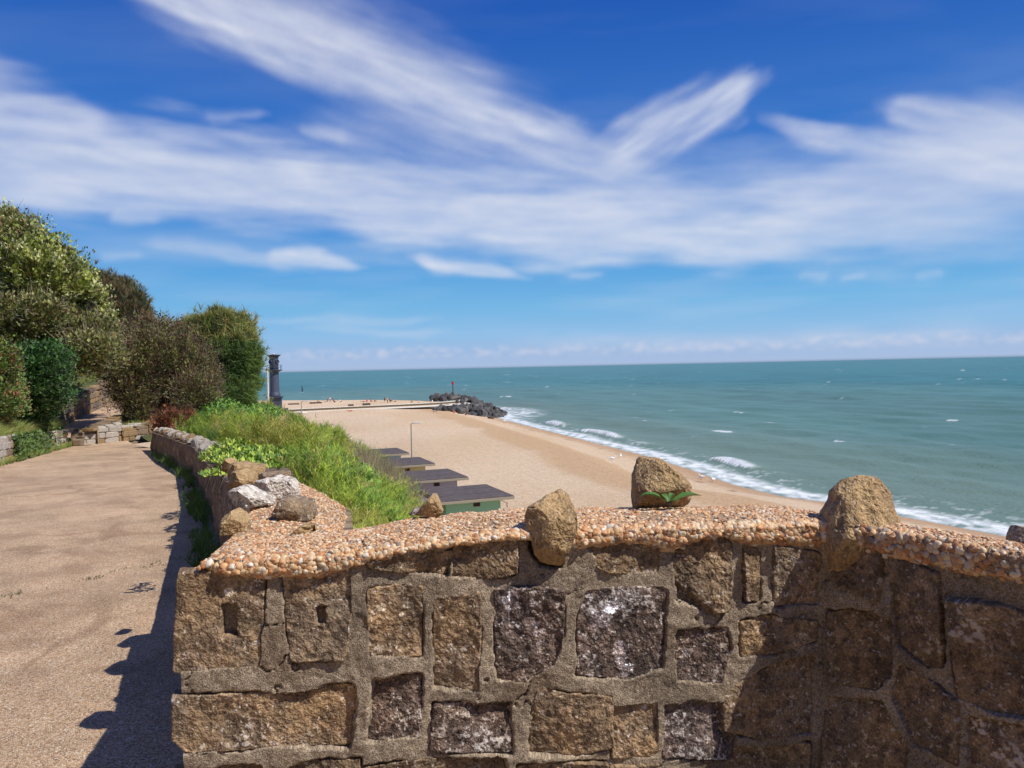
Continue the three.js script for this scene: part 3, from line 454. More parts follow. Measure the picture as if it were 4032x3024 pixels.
{
  const core = new RoundedBoxGeometry(1.88, 1.05, 0.38, 4, 0.02); core.translate(0.94, 0.447, -0.21); part('core', tint(boxUV(core), [0.9, 0.9, 0.9]), M.mortar, front);
  const darkOnes = { E: 1, K: 1, L: 1, L2: 1, C2: 1, D2: 1 }; let k = 1;
  const opts = { A: { slots: [[0.094, 0.128, 0.812, 0.892, 0.045]], tx: 0, ty: 0, rough: 0.8, lichen: [[0.114, 0.925, 0.011], [0.15, 0.79, 0.006]] }, B: { slots: [[0.337, 0.360, 0.83, 0.872, 0.028]] }, K: { tx: 0.1, ty: 0.3, lichen: [[1.11, 0.80, 0.035], [1.15, 0.83, 0.022], [1.16, 0.705, 0.022], [1.175, 0.65, 0.024], [1.16, 0.68, 0.016]] }, L: { lichen: [[1.36, 0.68, 0.014], [1.41, 0.70, 0.01]] }, C: { lichen: [[0.505, 0.865, 0.012], [0.56, 0.84, 0.008]] }, H: { cut: [-0.6, -0.7, 0.06], rough: 1.5 }, E: { rough: 1.3, lichen: [[0.855, 0.862, 0.032], [0.92, 0.85, 0.016], [0.925, 0.79, 0.010], [0.928, 0.765, 0.009], [0.935, 0.74, 0.008]] } };
  for (const [id, P] of Object.entries(FRONT)) { if (id === 'F') continue; k++; part('stone', faceStone(P, k, -0.002 + 0.012 * Math.abs(Math.sin(k * 2.7)), opts[id] ?? {}), darkOnes[id] ? M.darkStone : M.sand, front, id === 'A' ? 'brown corner stone with a slot cut in its face' : undefined); }
}
const wing = thing('return_wall', 'shaded return wall of angular stones running towards the right edge', 'wall', [0.886, 0, -2.215], -0.922);
part('mortar', mortarFace(Object.values(WING), 0.0, 1.55, 0, 1.0, 330, 210, 5.5), M.mortar, wing);
{
  const core = new RoundedBoxGeometry(1.75, 1.04, 0.2, 4, 0.03); core.translate(0.74, 0.46, -0.135); part('core', tint(boxUV(core), [0.9, 0.9, 0.9]), M.mortar, wing);
  const more = [[[0.60, 0.93], [0.85, 0.94], [0.86, 0.70], [0.62, 0.68]], [[0.90, 0.93], [1.15, 0.93], [1.16, 0.66], [0.9, 0.69]], [[0.62, 0.62], [0.9, 0.63], [0.9, 0.36], [0.6, 0.38]], [[1.2, 0.92], [1.5, 0.93], [1.5, 0.6], [1.22, 0.58]], [[0.95, 0.61], [1.18, 0.6], [1.2, 0.3], [0.94, 0.33]], [[0.03, 0.2], [0.4, 0.3], [0.55, 0.05], [0.05, 0.02]]];
  let k = 50; for (const P of [...Object.values(WING), ...more]) part('stone', faceStone(P, ++k, 0.0 + 0.014 * Math.abs(Math.sin(k * 1.7))), M.sand, wing);
}
// pebbled coping
function profile(w, bot, top, back, left) { // across the coping, front lip to back lip -> [out, y]
  const P = [[0, 0.004, bot], [0.07, 0.022, bot + 0.3 * (top - bot)], [0.15, 0.020, top - 0.014], [0.22, 0.004, top], [0.5, -back * 0.45, top - 0.001], [0.9, -back, top - 0.026], [1, -back - 0.03, top - 0.12]];
  for (let i = 1; i < P.length; i++) if (w <= P[i][0]) { const t = (w - P[i - 1][0]) / (P[i][0] - P[i - 1][0]); return [lerp(P[i - 1][1], P[i][1], t), lerp(P[i - 1][2], P[i][2], t)]; } return P[6].slice(1);
}
const capFront = (s, w) => { const back = table([[0, 0.33], [0.3, 0.36], [0.6, 0.46], [0.9, 0.42], [1.3, 0.40], [1.8, 0.36]], s) + 0.02 * N(s * 6, 3, 1), e = Math.max(0, 0.10 - s) * 1.4, [z, y] = profile(w, capBot(s), capTop(s) - e * e * 2, back); const crack = 0.02 * sstep(0.007, 0.002, Math.abs(s - 0.44 - 0.02 * N(w * 9, 2, 2) - 0.04 * w)) * sstep(0.5, 0.3, w); return [s, y + 0.010 * fbm(s * 9, w * 4, 2, 3) * (w < 0.95 ? 1 : 0) - crack, z + (w < 0.2 ? 0.012 * fbm(s * 12, 4, 4, 3) - e * 0.6 - crack : 0)]; };
const capWing = (s, w) => { const [z, y] = profile(w, 0.975 - 0.02 * s + 0.012 * N(s * 14, 5, 5), 1.045 - 0.012 * s, 0.19 + 0.01 * N(s * 7, 1, 1)); return [s, y + 0.008 * fbm(s * 9, w * 4, 12, 3), z]; };
const leftPt = (D, out) => { const a = wallX(D), b = wallX(D + 0.05), l = Math.hypot(b - a, 0.05), nx = -0.05 / l, nz = -(b - a) / l; return [a + nx * out, -D + nz * out]; };
const capLeft = (t, w) => { const D = lerp(2.02, 4.3, t), top = table([[2, 0.99], [2.5, 0.982], [3, 0.965], [3.6, 0.94], [4.3, 0.89]], D), [z, y] = profile(w, top - 0.07, top, table([[2, 0.2], [2.4, 0.3], [3, 0.34]], D)), q = leftPt(D, z); return [q[0], y + 0.008 * fbm(q[0] * 8, q[1] * 8, 3, 3), q[1]]; };
const capCol = () => [1.15, 0.98, 0.8];
part('coping_bed', grid(300, 46, (u, v) => { const p = capFront(0.035 + 1.77 * u, v); return [...p, p[0], p[2] + p[1]]; }, capCol), M.mortar, front);
part('coping_bed', grid(200, 40, (u, v) => { const p = capWing(-0.03 + 1.55 * u, v); return [...p, p[0], p[2] + p[1]]; }, capCol), M.mortar, wing);
const PEB = [0, 1, 2, 3].map((i) => { const g = ico(2), p = g.attributes.position; for (let k = 0; k < p.count; k++) { const f = 1 + 0.35 * N(p.getX(k) * 1.2 + i * 9, p.getY(k) * 1.2, p.getZ(k) * 1.2); p.setXYZ(k, p.getX(k) * f, p.getY(k) * f * 0.6, p.getZ(k) * f * 0.82); } g.computeVertexNormals(); return g; });
const PEBCOL = [[200, 158, 114], [188, 138, 94], [206, 174, 134], [176, 122, 80], [212, 188, 152], [194, 148, 102], [156, 114, 82], [198, 172, 140], [208, 188, 160], [138, 118, 102], [206, 196, 182]].map((c) => lin(...c));
const pebMats = PEBCOL.map((c) => std({ color: new THREE.Color(...c), roughness: 0.5 }));
function pebbles(parent, fn, n, seed, singles, lipSize, w0 = 0.005, w1 = 0.92) {
  const r = rng(seed), sets = [[], [], [], []], eu = new THREE.Euler(); let made = 0, guard = 0;
  const a = new THREE.Vector3(), b = a.clone(), c = a.clone();
  while (made < n && guard++ < n * 3) {
    const lip = r() < 0.30, w = lip ? w0 + (0.21 - w0) * r() : 0.2 + (w1 - 0.2) * r(), s = r(), p = fn(s, w), p1 = fn(s + 0.002, w), p2 = fn(s, w + 0.01);
    a.set(...p); b.set(...p1).sub(a); c.set(...p2).sub(a); b.cross(c).normalize(); if (b.y < 0 && !lip) b.negate(); if (b.z < -0.2 && lip) b.negate();
    if (fbm(p[0] * 5 + seed, p[2] * 5, 44, 3) > 0.17 && r() < 0.75) { made++; continue; }
    const size = (lip ? lipSize   : 0.0045) * (0.55 + 1.05 * Math.pow(r(), 1.7)), sink = size * 0.12, ci = Math.floor(Math.pow(r(), 1.5) * PEBCOL.length), vi = Math.floor(r() * 4);
    const q = new THREE.Quaternion().setFromUnitVectors(new THREE.Vector3(0, 1, 0), b).multiply(new THREE.Quaternion().setFromEuler(eu.set((r() - 0.5) * 0.9, r() * 6.28, (r() - 0.5) * 0.9)));
    a.addScaledVector(b, sink);
    if (lip && singles > 0 && size > lipSize * 0.7) { const m = part('pebble', PEB[vi], pebMats[ci], parent); m.position.copy(a); m.quaternion.copy(q); m.scale.set(size * 1.1, size, size * 1.1); singles--; }
    else sets[vi].push([a.clone(), q, size, ci]);
    made++;
  }
  sets.forEach((L, i) => { const m = new THREE.InstancedMesh(PEB[i], M.pebble, L.length); m.name = 'pebble_layer'; m.userData.kind = 'stuff'; m.castShadow = m.receiveShadow = true; L.forEach(([p, q, z, ci], k) => { m.setMatrixAt(k, _m.compose(p, q, _s.set(z * 1.12, z, z * 1.12))); const j = 0.82 + 0.36 * ((k * 0.618) % 1), C = PEBCOL[ci]; m.setColorAt(k, _c.setRGB(C[0] * j, C[1] * j, C[2] * j)); }); parent.add(m); });
}
pebbles(front, (u, w) => capFront(0.04 + 1.76 * u, w), 24000, 5, 300, 0.0070);
pebbles(wing, (u, w) => capWing(-0.02 + 1.5 * u, w), 8500, 6, 150, 0.0072);

// rocks set upright in the coping and on the wall
const ROCKS = {
  F: [[0.096, 1.049, -2.115], 0.17, [[-0.074, 0.045],[-0.068, 0.077],[-0.014, 0.096],[0.034, 0.107],[0.057, 0.087],[0.075, 0.042],[0.072, -0.007],[0.05, -0.055],[0.03, -0.107],[-0.03, -0.097],[-0.052, -0.044],[-0.06, 0.0]]],
  Big: [[0.492, 1.107, -2.500], 0.2, [[-0.106, -0.076],[-0.097, 0.015],[-0.082, 0.076],[-0.067, 0.085],[-0.001, 0.079],[0.046, 0.04],[0.088, 0.001],[0.106, -0.061],[0.103, -0.085],[-0.004, -0.085]]],
  Tooth: [[0.988, 0.998, -2.140], 0.2, [[-0.074, 0.099],[-0.068, 0.127],[-0.031, 0.16],[0.015, 0.171],[0.065, 0.161],[0.091, 0.124],[0.095, 0.038],[0.107, 0.018],[0.064, -0.006],[0.032, -0.046],[0.031, -0.171],[-0.023, -0.147],[-0.091, -0.106],[-0.107, -0.014],[-0.094, 0.065]]],
  Small: [[-0.276, 1.057, -2.470], 0.1, [[-0.043, -0.03],[-0.027, -0.004],[0.008, 0.036],[0.023, 0.035],[0.044, -0.023],[0.03, -0.036]]],
  Chip: [[-0.328, 1.031, -2.520], 0.08, [[-0.02, -0.009],[-0.005, 0.009],[0.021, 0.013],[0.021, -0.012]]],
  Edge: [[1.304, 1.034, -1.930], 0.12, [[-0.049, -0.025],[-0.034, 0.001],[-0.008, 0.031],[0.028, 0.02],[0.048, -0.032]]],
  L1: [[-1.023, 1.000, -3.250], 0.26, [[-0.097, 0.012],[-0.079, 0.036],[-0.003, 0.052],[0.067, 0.038],[0.095, 0.002],[0.097, -0.041],[-0.006, -0.051],[-0.058, -0.038]]],
  L2: [[-1.040, 1.012, -3.000], 0.2, [[-0.079, 0.029],[-0.032, 0.039],[0.005, 0.017],[0.048, -0.006],[0.079, -0.034],[-0.05, -0.039],[-0.066, -0.009]]],
  L3: [[-0.795, 1.016, -2.720], 0.2, [[-0.069, -0.016],[-0.041, 0.035],[-0.017, 0.038],[0.064, 0.023],[0.069, -0.039],[-0.048, -0.03]]],
  L4: [[-0.921, 1.016, -2.500], 0.16, [[-0.033, 0.021],[-0.01, 0.038],[0.012, 0.024],[0.031, -0.001],[0.035, -0.037],[-0.035, -0.038]]],
  L5: [[-0.690, 1.008, -2.470], 0.1, [[-0.043, -0.017],[0.004, 0.013],[0.04, 0.016],[0.043, -0.008]]],
  L6: [[-1.302, 0.988, -3.650], 0.25, [[-0.064, -0.026],[-0.052, 0.039],[-0.006, 0.048],[0.058, 0.017],[0.064, -0.023],[0.037, -0.048],[-0.062, -0.046]]],
  L7: [[-1.444, 0.973, -4.100], 0.25, [[-0.085, 0.003],[-0.047, 0.047],[0.019, 0.034],[0.085, 0.022],[0.084, -0.022],[-0.079, -0.047]]],
  L8: [[-1.191, 0.986, -3.750], 0.2, [[-0.077, 0.002],[-0.053, 0.018],[0.075, 0.022],[0.078, -0.015],[-0.067, -0.022]]],
  L9: [[-1.608, 0.982, -4.300], 0.2, [[-0.029, 0.001],[-0.005, 0.039],[0.029, 0.015],[0.016, -0.039],[-0.026, -0.038]]],
};
const leftWall = thing('boundary_wall', 'long curving stone wall beside the path topped with loose white rocks', 'wall', [0, 0, 0], 0);
part('coping_bed', grid(110, 36, (u, v) => { const p = capLeft(u, v); return [...p, p[0] + p[1], p[2]]; }, capCol), M.mortar, leftWall);
pebbles(leftWall, (u, w) => capLeft(u * 0.98, w), 14000, 7, 0, 0.0056, 0.1, 1.0);
{
  const mats = { F: M.tan, Big: M.tan, Tooth: M.tan, Small: M.tan, Chip: M.darkStone, Edge: M.sand, L1: M.pale, L2: M.pale, L3: M.sand, L4: M.tan, L5: M.tan, L6: M.tan, L7: M.tan, L8: M.sand, L9: M.tan };
  const lab = { F: 'upright brown stone wedged through the coping', Big: 'rounded tan rock standing on the back of the coping', Tooth: 'tall knobbly upright rock at the corner', Small: 'small pointed rock at the back edge', L1: 'large rounded whitish rock', L2: 'low white and grey rock', L3: 'flat-topped brown block', L4: 'small leaning rock near the corner' };
  let k = 0; front.updateMatrixWorld(true); wing.updateMatrixWorld(true);
  for (const [id, [c, t, o]] of Object.entries(ROCKS)) {
    const parent = id[0] === 'L' ? leftWall : id === 'Edge' || id === 'Tooth' ? wing : front;
    const m = part('coping_stone', outlineRock(o, t, ++k, { rough: id === 'L1' || id === 'L2' ? 0.008 : 0.004, square: id === 'Big' || id === 'L1' ? 0.6 : id === 'F' || id === 'L3' ? 0.34 : 0.45, smooth: 2 }), mats[id], parent, lab[id]);
    m.position.copy(parent.worldToLocal(new THREE.Vector3(c[0], c[1] - (id === 'L5' ? 0.018 : id === 'L3' || id === 'L4' ? 0.006 : 0), c[2] - t * (id === 'F' ? 0.06 : 0.2)))); m.rotation.y = -parent.rotation.y;
  }
  // wall body: path face, top, outer face
  part('wall_body', grid(420, 34, (u, v) => {
    const D = 2.05 + 20.45 * Math.pow(u, 1.25), foot = gy(D) - 0.1, top = wallTop(D) - (D < 4.3 ? 0.03 : 0.06); let out, y; if (v < 0.6) { out = 0; y = lerp(foot, top, v / 0.6); } else if (v < 0.8) { out = -0.38 * (v - 0.6) / 0.2; y = top; } else { out = -0.38; y = lerp(top, innerY(D) - 0.5, (v - 0.8) / 0.2); }
    const rub = 0.05 * fbm(D * 3.1, y * 5, 3, 3) + 0.03 * Math.abs(N(D * 7, y * 9, 8)); if (v < 0.6) out += rub - 0.03 + (v > 0.55 ? -0.02 : 0); else if (v < 0.8) y += rub * 0.5; const q = leftPt(D, out); return [q[0], y, q[1], D, y];
  }, (p) => { const v = 0.85 + 0.9 * fbm(p[3] * 2.2, p[1] * 3, 5, 4); return [v, v * 0.97, v * 0.93]; }), M.sand, leftWall);
  const eg = rockGeo(301, 0.24, 0.33, 0.2, { planes: 12, rough: 0.04 }), em = part('end_stone', eg, M.sand, leftWall); em.position.set(wallX(22.5) + 0.16, gy(22.5) + 0.2, -22.55);
  const r = rng(41), paleV = [0, 1, 2, 3, 4].map((i) => rockGeo(310 + i, 1, 0.8, 0.85, { planes: 11, rough: 0.07, detail: 7 }));
  for (let D = 4.55; D < 22.5;) { const sz = (D < 8.5 ? 0.055 : 0.085) + (D < 8.5 ? 0.03 : 0.05) * r(), q = leftPt(D, -0.13 - 0.1 * r()), m = part('coping_stone', paleV[Math.floor(r() * 5)], D > 8 ? (r() < 0.85 ? M.pale : M.tan) : (r() < 0.4 ? M.tan : M.sand), leftWall); m.position.set(q[0], wallTop(D) + sz * 0.12, q[1]); m.scale.set(sz * 1.1, sz * (0.7 + 0.5 * r()), sz); m.rotation.set(r() * 0.6, r() * 6.28, r() * 0.6); if (r() < 0.6) { const q2 = leftPt(D, -0.3), m2 = part('coping_stone', paleV[Math.floor(r() * 5)], D > 8 ? M.pale : M.sand, leftWall); m2.position.set(q2[0], wallTop(D) + 0.01, q2[1]); m2.scale.setScalar(sz * 0.8); m2.rotation.set(r(), r() * 6, r()); } D += sz * (1.7 + 0.9 * r()); }
}
// low rubble walls beside the path
const RUB = [0, 1, 2, 3, 4, 5].map((i) => { const g = new RoundedBoxGeometry(1, 1, 1, 5, 0.16), p = g.attributes.position; for (let k = 0; k < p.count; k++) { const x = p.getX(k), y = p.getY(k), z = p.getZ(k), f = 1 + 0.28 * fbm(x * 1.7 + i * 7, y * 1.7, z * 1.7, 4); p.setXYZ(k, x * f, y * f, z * f); } g.deleteAttribute('normal'); g.deleteAttribute('uv'); const w = mergeVertices(g, 1e-4); w.computeVertexNormals(); return tint(boxUV(w), [1, 1, 1]); });
function rubbleWall(t, A, B, yA, yB, hA, hB, thick, sw, sh, mats, seed, skip = 0) { // A,B = [x,z] of the seen face's foot
  const r = rng(seed), L = Math.hypot(B[0] - A[0], B[1] - A[1]), ex = (B[0] - A[0]) / L, ez = (B[1] - A[1]) / L, nx = -ez, nz = ex, turn = Math.atan2(-ez, ex);
  const core = grid(20, 6, (u, v) => { const h = lerp(hA, hB, u), x = A[0] + ex * L * u, z = A[1] + ez * L * u, y0 = lerp(yA, yB, u) - 0.15; let o = 0, y; if (v < 0.34) y = y0 + (h + 0.13) * v / 0.34; else if (v < 0.67) { o = -thick * (v - 0.34) / 0.33; y = y0 + h + 0.13; } else { o = -thick; y = y0 + (h + 0.13) * (1 - v) / 0.33; } return [x + nx * (o - 0.03), y, z + nz * (o - 0.03), L * u, y + o]; }, () => [0.9, 0.88, 0.84]);
  part('mortar', core, M.mortar, t);
  for (let y = 0; y < Math.max(hA, hB) - 0.02;) { const rowH = sh * (0.75 + 0.5 * r()); for (let s = 0; s < L;) { const w = sw * (0.6 + 0.9 * r()), u = (s + w / 2) / L; if (u > 1) break; const h = lerp(hA, hB, u); if (y + rowH * 0.5 < h && r() >= skip) { const m = part('stone', RUB[Math.floor(r() * 6)], mats[Math.floor(r() * mats.length)], t); m.scale.set(w * 0.97, Math.min(rowH, h - y + 0.05) * 0.97, thick * 0.55); m.position.set(A[0] + ex * L * u - nx * (thick * 0.24 - 0.02 * r()), lerp(yA, yB, u) + y + rowH / 2 - 0.03, A[1] + ez * L * u - nz * (thick * 0.24 - 0.02 * r())); m.rotation.set((r() - 0.5) * 0.1, turn + (r() - 0.5) * 0.12, (r() - 0.5) * 0.12); } s += w; } y += rowH; }
  for (let s = 0; s < L;) { const w = sw * (0.7 + 0.7 * r()), u = clamp((s + w / 2) / L), m = part('coping_stone', RUB[Math.floor(r() * 6)], mats[Math.floor(r() * mats.length)], t); m.scale.set(w, sh * (0.5 + 0.5 * r()), thick * 1.05); m.position.set(A[0] + ex * L * u - nx * thick * 0.5, lerp(yA, yB, u) + lerp(hA, hB, u) + 0.02, A[1] + ez * L * u - nz * thick * 0.5); m.rotation.set((r() - 0.5) * 0.15, turn + (r() - 0.5) * 0.2, (r() - 0.5) * 0.15); s += w; }
}
{
  const low = thing('low_wall', 'low weed-grown rubble wall along the left side of the path', 'wall');
  rubbleWall(low, [-9.4, -10.6], [-14.9, -25.7], gy(10.6), gy(25.7), 0.66, 0.46, 0.4, 0.36, 0.2, [M.pale, M.sand, M.pale, M.tan], 61);
  const step = thing('stepped_wall', 'short stepped wall of pale rubble beside the side path entrance', 'wall');
  rubbleWall(step, [-14.95, -26.4], [-13.95, -27.2], gy(26.4), gy(27.2), 0.42, 0.55, 0.5, 0.3, 0.17, [M.pale, M.pale, M.tan], 62);
  rubbleWall(step, [-13.95, -27.2], [-13.75, -29.8], gy(27.2), gy(29.8) - 0.1, 0.42, 0.40, 0.4, 0.4, 0.25, [M.sand, M.tan, M.pale], 63);
  rubbleWall(step, [-13.85, -27.25], [-12.9, -28.3], gy(27.2), gy(28.3), 0.36, 0.40, 0.35, 0.36, 0.2, [M.sand, M.tan, M.pale], 66);
  rubbleWall(step, [-15.3, -29.5], [-14.9, -26.6], gy(29.5), gy(26.6), 0.6, 0.5, 0.45, 0.34, 0.22, [M.tan, M.sand], 64);
  for (const [x, y, z, w, h, d] of [[-15.15, -0.72, -26.2, 0.42, 0.26, 0.4], [-14.78, -0.74, -26.1, 0.3, 0.24, 0.4], [-15.0, -0.5, -26.5, 0.4, 0.22, 0.4]]) { const m = part('block', RUB[Math.floor(w * 10) % 6], M.sand, step); m.position.set(x, y, z); m.scale.set(w, h, d); m.rotation.y = 0.3; }
  const ret = thing('retaining_wall', 'taller shaded retaining wall climbing beside the far side path', 'wall');
  rubbleWall(ret, [-17.6, -28.6], [-22.0, -42.2], gy(28.6), gy(42.2), 0.6, 1.25, 0.4, 0.5, 0.26, [M.sand, M.tan, M.sand, M.darkStone], 65);
}

// ---------------------------------------------------------------- beach huts
{
  const ax = [-0.361, 0.932], bx = [-0.932, -0.361]; // along the row (x, D) and towards the bank
  const hutRoof = new RoundedBoxGeometry(4.7, 0.2, 5.2, 3, 0.03), hutWall = (w, h, d) => { const g = new THREE.BoxGeometry(w, h, d, 1, 1, 1); return g; };
  const turn = Math.atan2(ax[0], -(-ax[1])) ; // local -z runs along the row
  const spec = [[0, 'pale green', [158, 206, 170]], [1, 'lilac grey', [190, 182, 200]], [2, 'pale yellow', [220, 208, 146]], [3, 'pale blue', [172, 198, 212]]];
  for (const [i, nm, c] of spec) {
    const cx = -0.03 - 3.28 * i + ax[0] * 2.6 + bx[0] * 2.35, D = 47.06 + 8.52 * i + ax[1] * 2.6 + bx[1] * 2.35;
    const t = thing('beach_hut', `${nm} flat-roofed beach hut at the foot of the bank, ${['nearest', 'second', 'third', 'farthest'][i]} of the row`, 'beach hut', [cx, -8.95, -D], Math.atan2(-ax[0], ax[1]), 'beach huts in a row below the bank');
    const wm = M.paint(...c, 0.85);
    part('wall', hutWall(3.5, 2.35, 3.9).translate(-0.05, 1.17, 0.0), wm, t);
    const rf = part('roof', tint(boxUV(hutRoof.clone().translate(0, 2.5, 0)), [1, 1, 1]), M.felt, t);
    const edge = M.paint(150, 140, 124, 0.9);
    for (const [w, d, x, z] of [[4.76, 0.05, 0, 2.615], [4.76, 0.05, 0, -2.615], [0.05, 5.16, 2.365, 0], [0.05, 5.16, -2.365, 0]]) part('fascia', new RoundedBoxGeometry(w, 0.17, d, 2, 0.015).translate(x, 2.455, z), edge, rf);
    for (const z of [-1.2, 0.9]) part('seam', new RoundedBoxGeometry(4.6, 0.02, 0.09, 1, 0.005).translate(0, 2.605, z), M.felt, rf);
    const v = part('vent', new RoundedBoxGeometry(0.42, 0.22, 0.06, 2, 0.01).translate(0.15, 2.1, 1.965), M.paint(96, 62, 54, 0.8), t);
    for (let k = 0; k < 3; k++) part('louvre', new THREE.BoxGeometry(0.36, 0.02, 0.03).translate(0.15, 2.04 + k * 0.06, 2.0), M.paint(60, 42, 38, 0.8), v);
    part('door', new RoundedBoxGeometry(0.06, 1.9, 1.6, 2, 0.02).translate(1.715, 1.0, 0.2), M.paint(c[0] * 0.9, c[1] * 0.9, c[2] * 0.9, 0.7), t);
  }
  const rail = thing('handrail', 'thin rusty handrail beside the green beach hut', 'railing', [-1.6, -9.0, -53.2], 0.37);
  part('rail', tube([[-1.4, 2.05, 0], [0, 1.6, 0], [1.2, 1.0, 0]], 0.03, 0.03, 6, 6), M.paint(120, 90, 74), rail); for (const [x, h] of [[-1.3, 2.0], [0, 1.6], [1.15, 1.02]]) part('post', new THREE.CylinderGeometry(0.03, 0.03, h, 6).translate(x, h / 2, 0), M.paint(120, 90, 74), rail);
}
// ---------------------------------------------------------------- lamp posts and pole
function lampPost(pos, h, label, dir) {
  const t = thing('lamp_post', label, 'lamp post', pos), m = M.paint(150, 146, 140, 0.5);
  part('base', new THREE.CylinderGeometry(0.11, 0.13, 1.1, 10).translate(0, 0.55, 0), m, t); part('pole', new THREE.CylinderGeometry(0.055, 0.085, h - 1, 8).translate(0, 1 + (h - 1) / 2, 0), m, t);
  part('arm', tube([[0, h - 0.1, 0], [0.05 * dir, h + 0.05, 0], [0.35 * dir, h + 0.12, 0]], 0.045, 0.04, 6, 6), m, t);
  part('lamp_head', new RoundedBoxGeometry(0.75, 0.13, 0.26, 3, 0.05).translate(0.62 * dir, h + 0.14, 0), M.paint(214, 214, 208, 0.45), t);
}
lampPost([-10.6, -8.95, -80], 4.75, 'slim grey lamp post on the beach behind the huts', 1);
lampPost([-30.2, -8.95, -110], 6.15, 'slim lamp post above the green slope near the sea wall', 1);
{ const t = thing('mast', 'tall bare white pole beside the dark column', 'pole', [-50.8, -8.9, -160]); part('pole', new THREE.CylinderGeometry(0.17, 0.24, 11.2, 10).translate(0, 5.6, 0), M.paint(206, 200, 188, 0.6), t); part('cap', new THREE.SphereGeometry(0.2, 10, 8).translate(0, 11.25, 0), M.paint(206, 200, 188, 0.6), t); part('base', new THREE.CylinderGeometry(0.3, 0.34, 0.6, 10).translate(0, 0.3, 0), M.paint(150, 146, 140, 0.8), t); }
// ---------------------------------------------------------------- the dark column
{
  const t = thing('column_tower', 'dark grey column with gallery, portholes and square pedestal at the beach edge', 'tower', [-52.5, -8.9, -170], 0.25); t.scale.set(1.1, 1, 1.1); const dk = M.paint(66, 73, 92, 0.55), dk2 = M.paint(54, 60, 76, 0.6);
  const lathe = (pts) => new THREE.LatheGeometry(pts.map(([r, y]) => new THREE.Vector2(r, y)), 40);
  part('plinth', new RoundedBoxGeometry(5.6, 1.2, 5.6, 2, 0.05).translate(0, 0.6, 0), dk2, t); part('plinth_slab', new RoundedBoxGeometry(5.1, 0.35, 5.1, 2, 0.05).translate(0, 1.4, 0), dk, t);
  for (const [x, z] of [[-1.9, 1.9], [1.9, 1.9], [1.9, -1.9], [-1.9, -1.9]]) part('corner_block', new RoundedBoxGeometry(1.1, 0.75, 1.1, 3, 0.08).translate(x, 1.95, z), dk2, t);
  part('pedestal', new RoundedBoxGeometry(2.6, 3.4, 2.6, 2, 0.04).translate(0, 3.2, 0), dk, t);
  for (const a of [0, Math.PI / 2, Math.PI, -Math.PI / 2]) { const p = part('pedestal_panel', new RoundedBoxGeometry(1.9, 2.1, 0.08, 2, 0.02).translate(0, 3.0, 1.3), dk2, t); p.rotation.y = a; }
  part('pedestal_cornice', mergeGeometries([new RoundedBoxGeometry(2.95, 0.2, 2.95, 2, 0.04).translate(0, 4.75, 0), new RoundedBoxGeometry(3.3, 0.22, 3.3, 2, 0.04).translate(0, 4.97, 0)]), dk, t);
  part('shaft', lathe([[0, 5.05], [1.16, 5.05], [1.18, 5.3], [1.08, 5.5], [1.1, 5.7], [0.97, 5.9], [0.94, 6.2], [0.90, 9.0], [0.86, 10.4], [0.88, 10.5], [0, 10.5]]), dk, t);
  part('gallery', lathe([[0, 10.35], [0.88, 10.35], [1.0, 10.55], [1.3, 10.72], [1.58, 10.85], [1.6, 11.0], [0, 11.0]]), dk2, t);
  const rl = part('railing', mergeGeometries([new THREE.TorusGeometry(1.5, 0.035, 6, 36).rotateX(Math.PI / 2).translate(0, 12.0, 0), new THREE.TorusGeometry(1.5, 0.025, 6, 36).rotateX(Math.PI / 2).translate(0, 11.5, 0)]), dk2, t);
  for (let i = 0; i < 12; i++) { const a = i / 12 * 6.283; part('baluster', new THREE.CylinderGeometry(0.03, 0.03, 1.0, 6).translate(1.5 * Math.cos(a), 11.5, 1.5 * Math.sin(a)), dk2, rl); }
  part('lantern_room', lathe([[0, 11.0], [0.88, 11.0], [0.88, 13.7], [0.95, 13.8], [0, 13.8]]), dk, t);
  for (const a of [-0.75, 0.85, 2.4, 4.0]) { const p = part('porthole', lathe([[0, 0], [0.42, 0], [0.42, 0.28], [0.30, 0.3], [0.28, 0.12], [0, 0.12]]).rotateX(Math.PI / 2).translate(0, 12.75, 0.78), dk2, t); p.rotation.y = a; }
  part('roof', lathe([[0, 13.75], [0.95, 13.75], [1.1, 13.95], [1.2, 14.05], [1.42, 14.2], [1.45, 14.28], [0.3, 14.36], [0, 14.36]]), dk2, t); part('finial', lathe([[0, 14.3], [0.16, 14.3], [0.2, 14.5], [0.1, 14.62], [0, 14.62]]), M.paint(220, 220, 216), t);
}
